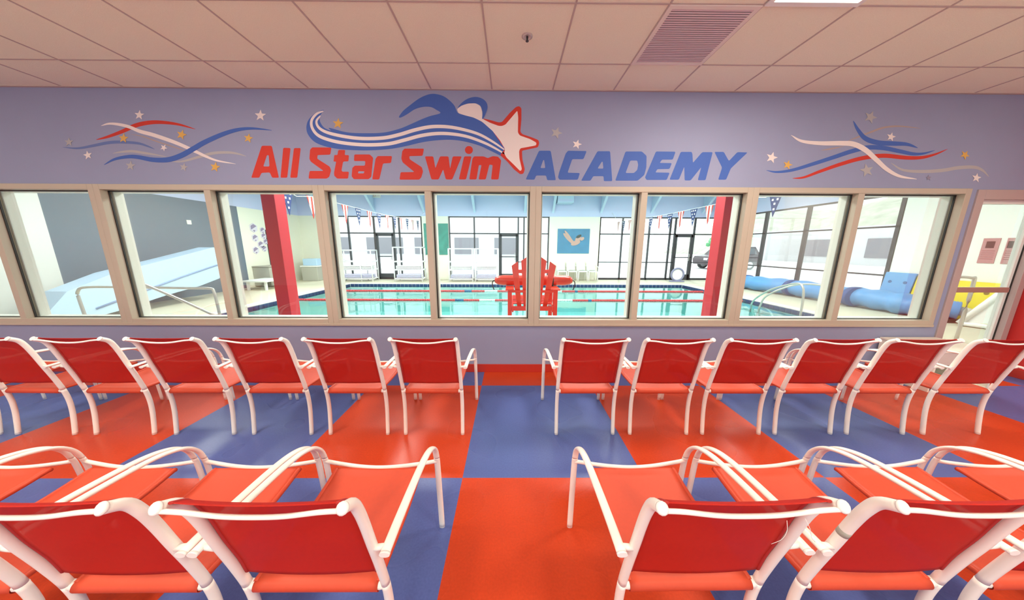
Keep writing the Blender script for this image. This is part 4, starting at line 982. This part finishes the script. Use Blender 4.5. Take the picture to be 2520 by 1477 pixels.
# ================================================================== OUTSIDE
struct('ground', MB().box(-60, 70, HY1 + .15, 90, -.2, -.1), ASPH)
struct('ground_side', MB().box(HX1 + .15, 70, -10, HY1 + .15, -.2, -.1), ASPH)
bd = thing('far_building', 'pale low building with a dark window band across the street', 'building')
MB().box(-26, 4, 36, 44, -.1, 5.0).build('wall', BLDG, bd)
for x0_, x1_ in ((-24, -20), (-18, -13.5), (-12, -8.5), (-7, -4), (-2, 1)): MB().box(x0_, x1_, 35.9, 36, .6, 2.6).build('window', BLDG2, bd)
bd = thing('far_building', 'pale low building with dark doors beyond the right glass wall', 'building')
MB().box(34, 44, 8, 40, -.1, 3.6).build('wall', BLDG, bd)
for y0_, y1_ in ((10, 14), (15.5, 20), (22, 27), (29, 33)): MB().box(33.9, 34, y0_, y1_, .6, 2.4).build('window', BLDG2, bd)
k_ = MB(); G = []
for i in range(14):
    G.append([Vector((46 + i * 2.0, -10 + j * 5, -0.1 + 9 * math.sin(min(1, i / 9) * PI / 2) * (1 + .15 * math.sin(j * 1.3)))) for j in range(20)])
tag(k_.sheet(G, .3).build('hillside', HILL), None, None, None, 'structure')
sh = thing('street_tree', 'small green tree outside the right far windows', 'tree', (20.3, 28, -.1))
m_ = MB()
for k in range(60):
    u = Vector((random.gauss(0, .3), random.gauss(0, .3), 1.7 + random.gauss(0, .4))); m_.tube([u, u + Vector((random.uniform(-.2, .2), random.uniform(-.2, .2), .2))], .2, seg=6)
m_.build('crown', LEAF, sh); MB().cyl((0, 0, 0), (0, 0, 1.6), .07).build('trunk', TIRE, sh)
# parked SUV
eq = thing('equipment_cabinet', 'dark grey equipment cabinet at the far left edge behind the glass', 'cabinet', (-9.12, 4.34, 0))
MB().box(-.3, .3, -.4, .4, 0, 1.3, bev=.01).build('body', mat('equipment_grey', (.10, .13, .14, 1), rough=.5), eq)
MB().box(.30, .315, -.34, .34, .1, 1.2, bev=.004).build('door', mat('equipment_door', (.14, .17, .18, 1), rough=.5), eq)
MB().box(.315, .318, -.1, .12, .85, .97).build('sticker', PLAST, eq)
cr = thing('parked_car', 'dark parked sport utility car outside the right far windows', 'car', (16.4, 21.5, -.1), 0)
prof = [(-1.87, .35), (-1.92, .75), (-1.8, .95), (-1.05, 1.08), (-.5, 1.62), (1.4, 1.66), (1.8, 1.15), (1.92, .95), (1.92, .35)]
MB().prism([(x, -.9, z) for x, z in prof], (0, 1.8, 0)).build('body', CARB, cr)
MB().prism([(x, -.91, z) for x, z in [(-.9, 1.12), (-.45, 1.55), (.3, 1.57), (.3, 1.12)]], (0, .02, 0)).build('window', CARG, cr)
MB().prism([(x, -.91, z) for x, z in [(.4, 1.12), (.4, 1.57), (1.3, 1.58), (1.6, 1.14)]], (0, .02, 0)).build('window', CARG, cr)
MB().box(-1.95, -1.88, -.8, -.4, .68, .85).build('headlight', RIM, cr)
for x in (-1.15, 1.15):
    for y in (-.92, .70):
        wh = MB().tube([(x, y, .35), (x, y + .22, .35)], .36, ref=(1, 0, 0), seg=24).build('wheel', TIRE, cr); MB().tube([(x, y - .01, .35), (x, y + .23, .35)], .23, ref=(1, 0, 0), seg=10).build('rim', RIM, wh)

# ================================================================== LIGHT
W = bpy.data.worlds.new('sky'); SC.world = W; W.use_nodes = True; nt = W.node_tree
bg = nt.nodes['Background']; bg.inputs['Color'].default_value = (0.93, 0.97, 1.0, 1); bg.inputs['Strength'].default_value = 1.9
def area(name, loc, size, power, col, rot=(0, 0, 0), sy=None):
    l = bpy.data.lights.new(name, 'AREA'); l.size = size; l.energy = power; l.color = col
    if sy: l.shape = 'RECTANGLE'; l.size_y = sy
    o = bpy.data.objects.new(name, l); COL.objects.link(o); o.location = loc; o.rotation_euler = rot; return o
for (x, y) in lamps: area('lamp', (x, y, HC - .03), .5, 27, (1, .92, .78))
area('added_back_fill', (-.8, YB + .02, 1.55), 11, 210, (1, .97, .84), (math.radians(-90), 0, 0), sy=2.2)  # fill light added inside the invented back window to lift the ceiling
for y in (5.5, 9.0):
    for x in (-6.4, -2.2, 2.2, 6.4): area('lamp', (x, y, 3.55), 1.4, 120, (1, .99, .93), sy=.6)  # invisible area lights added for hall brightness, apart from the hung lamps
s = bpy.data.lights.new('sun', 'SUN'); s.energy = 2.0; s.angle = .05; so = bpy.data.objects.new('sun', s); COL.objects.link(so); so.rotation_euler = (math.radians(35), 0, math.radians(160))
SC.view_settings.view_transform = 'Standard'; SC.view_settings.look = 'None'; SC.view_settings.exposure = 0.27; SC.view_settings.gamma = 1.0
SC.view_settings.use_curve_mapping = False
SC.cycles.use_denoising = True; SC.cycles.max_bounces = 10; SC.cycles.transparent_max_bounces = 24; SC.cycles.caustics_reflective = False
SC.cycles.sample_clamp_indirect = 8
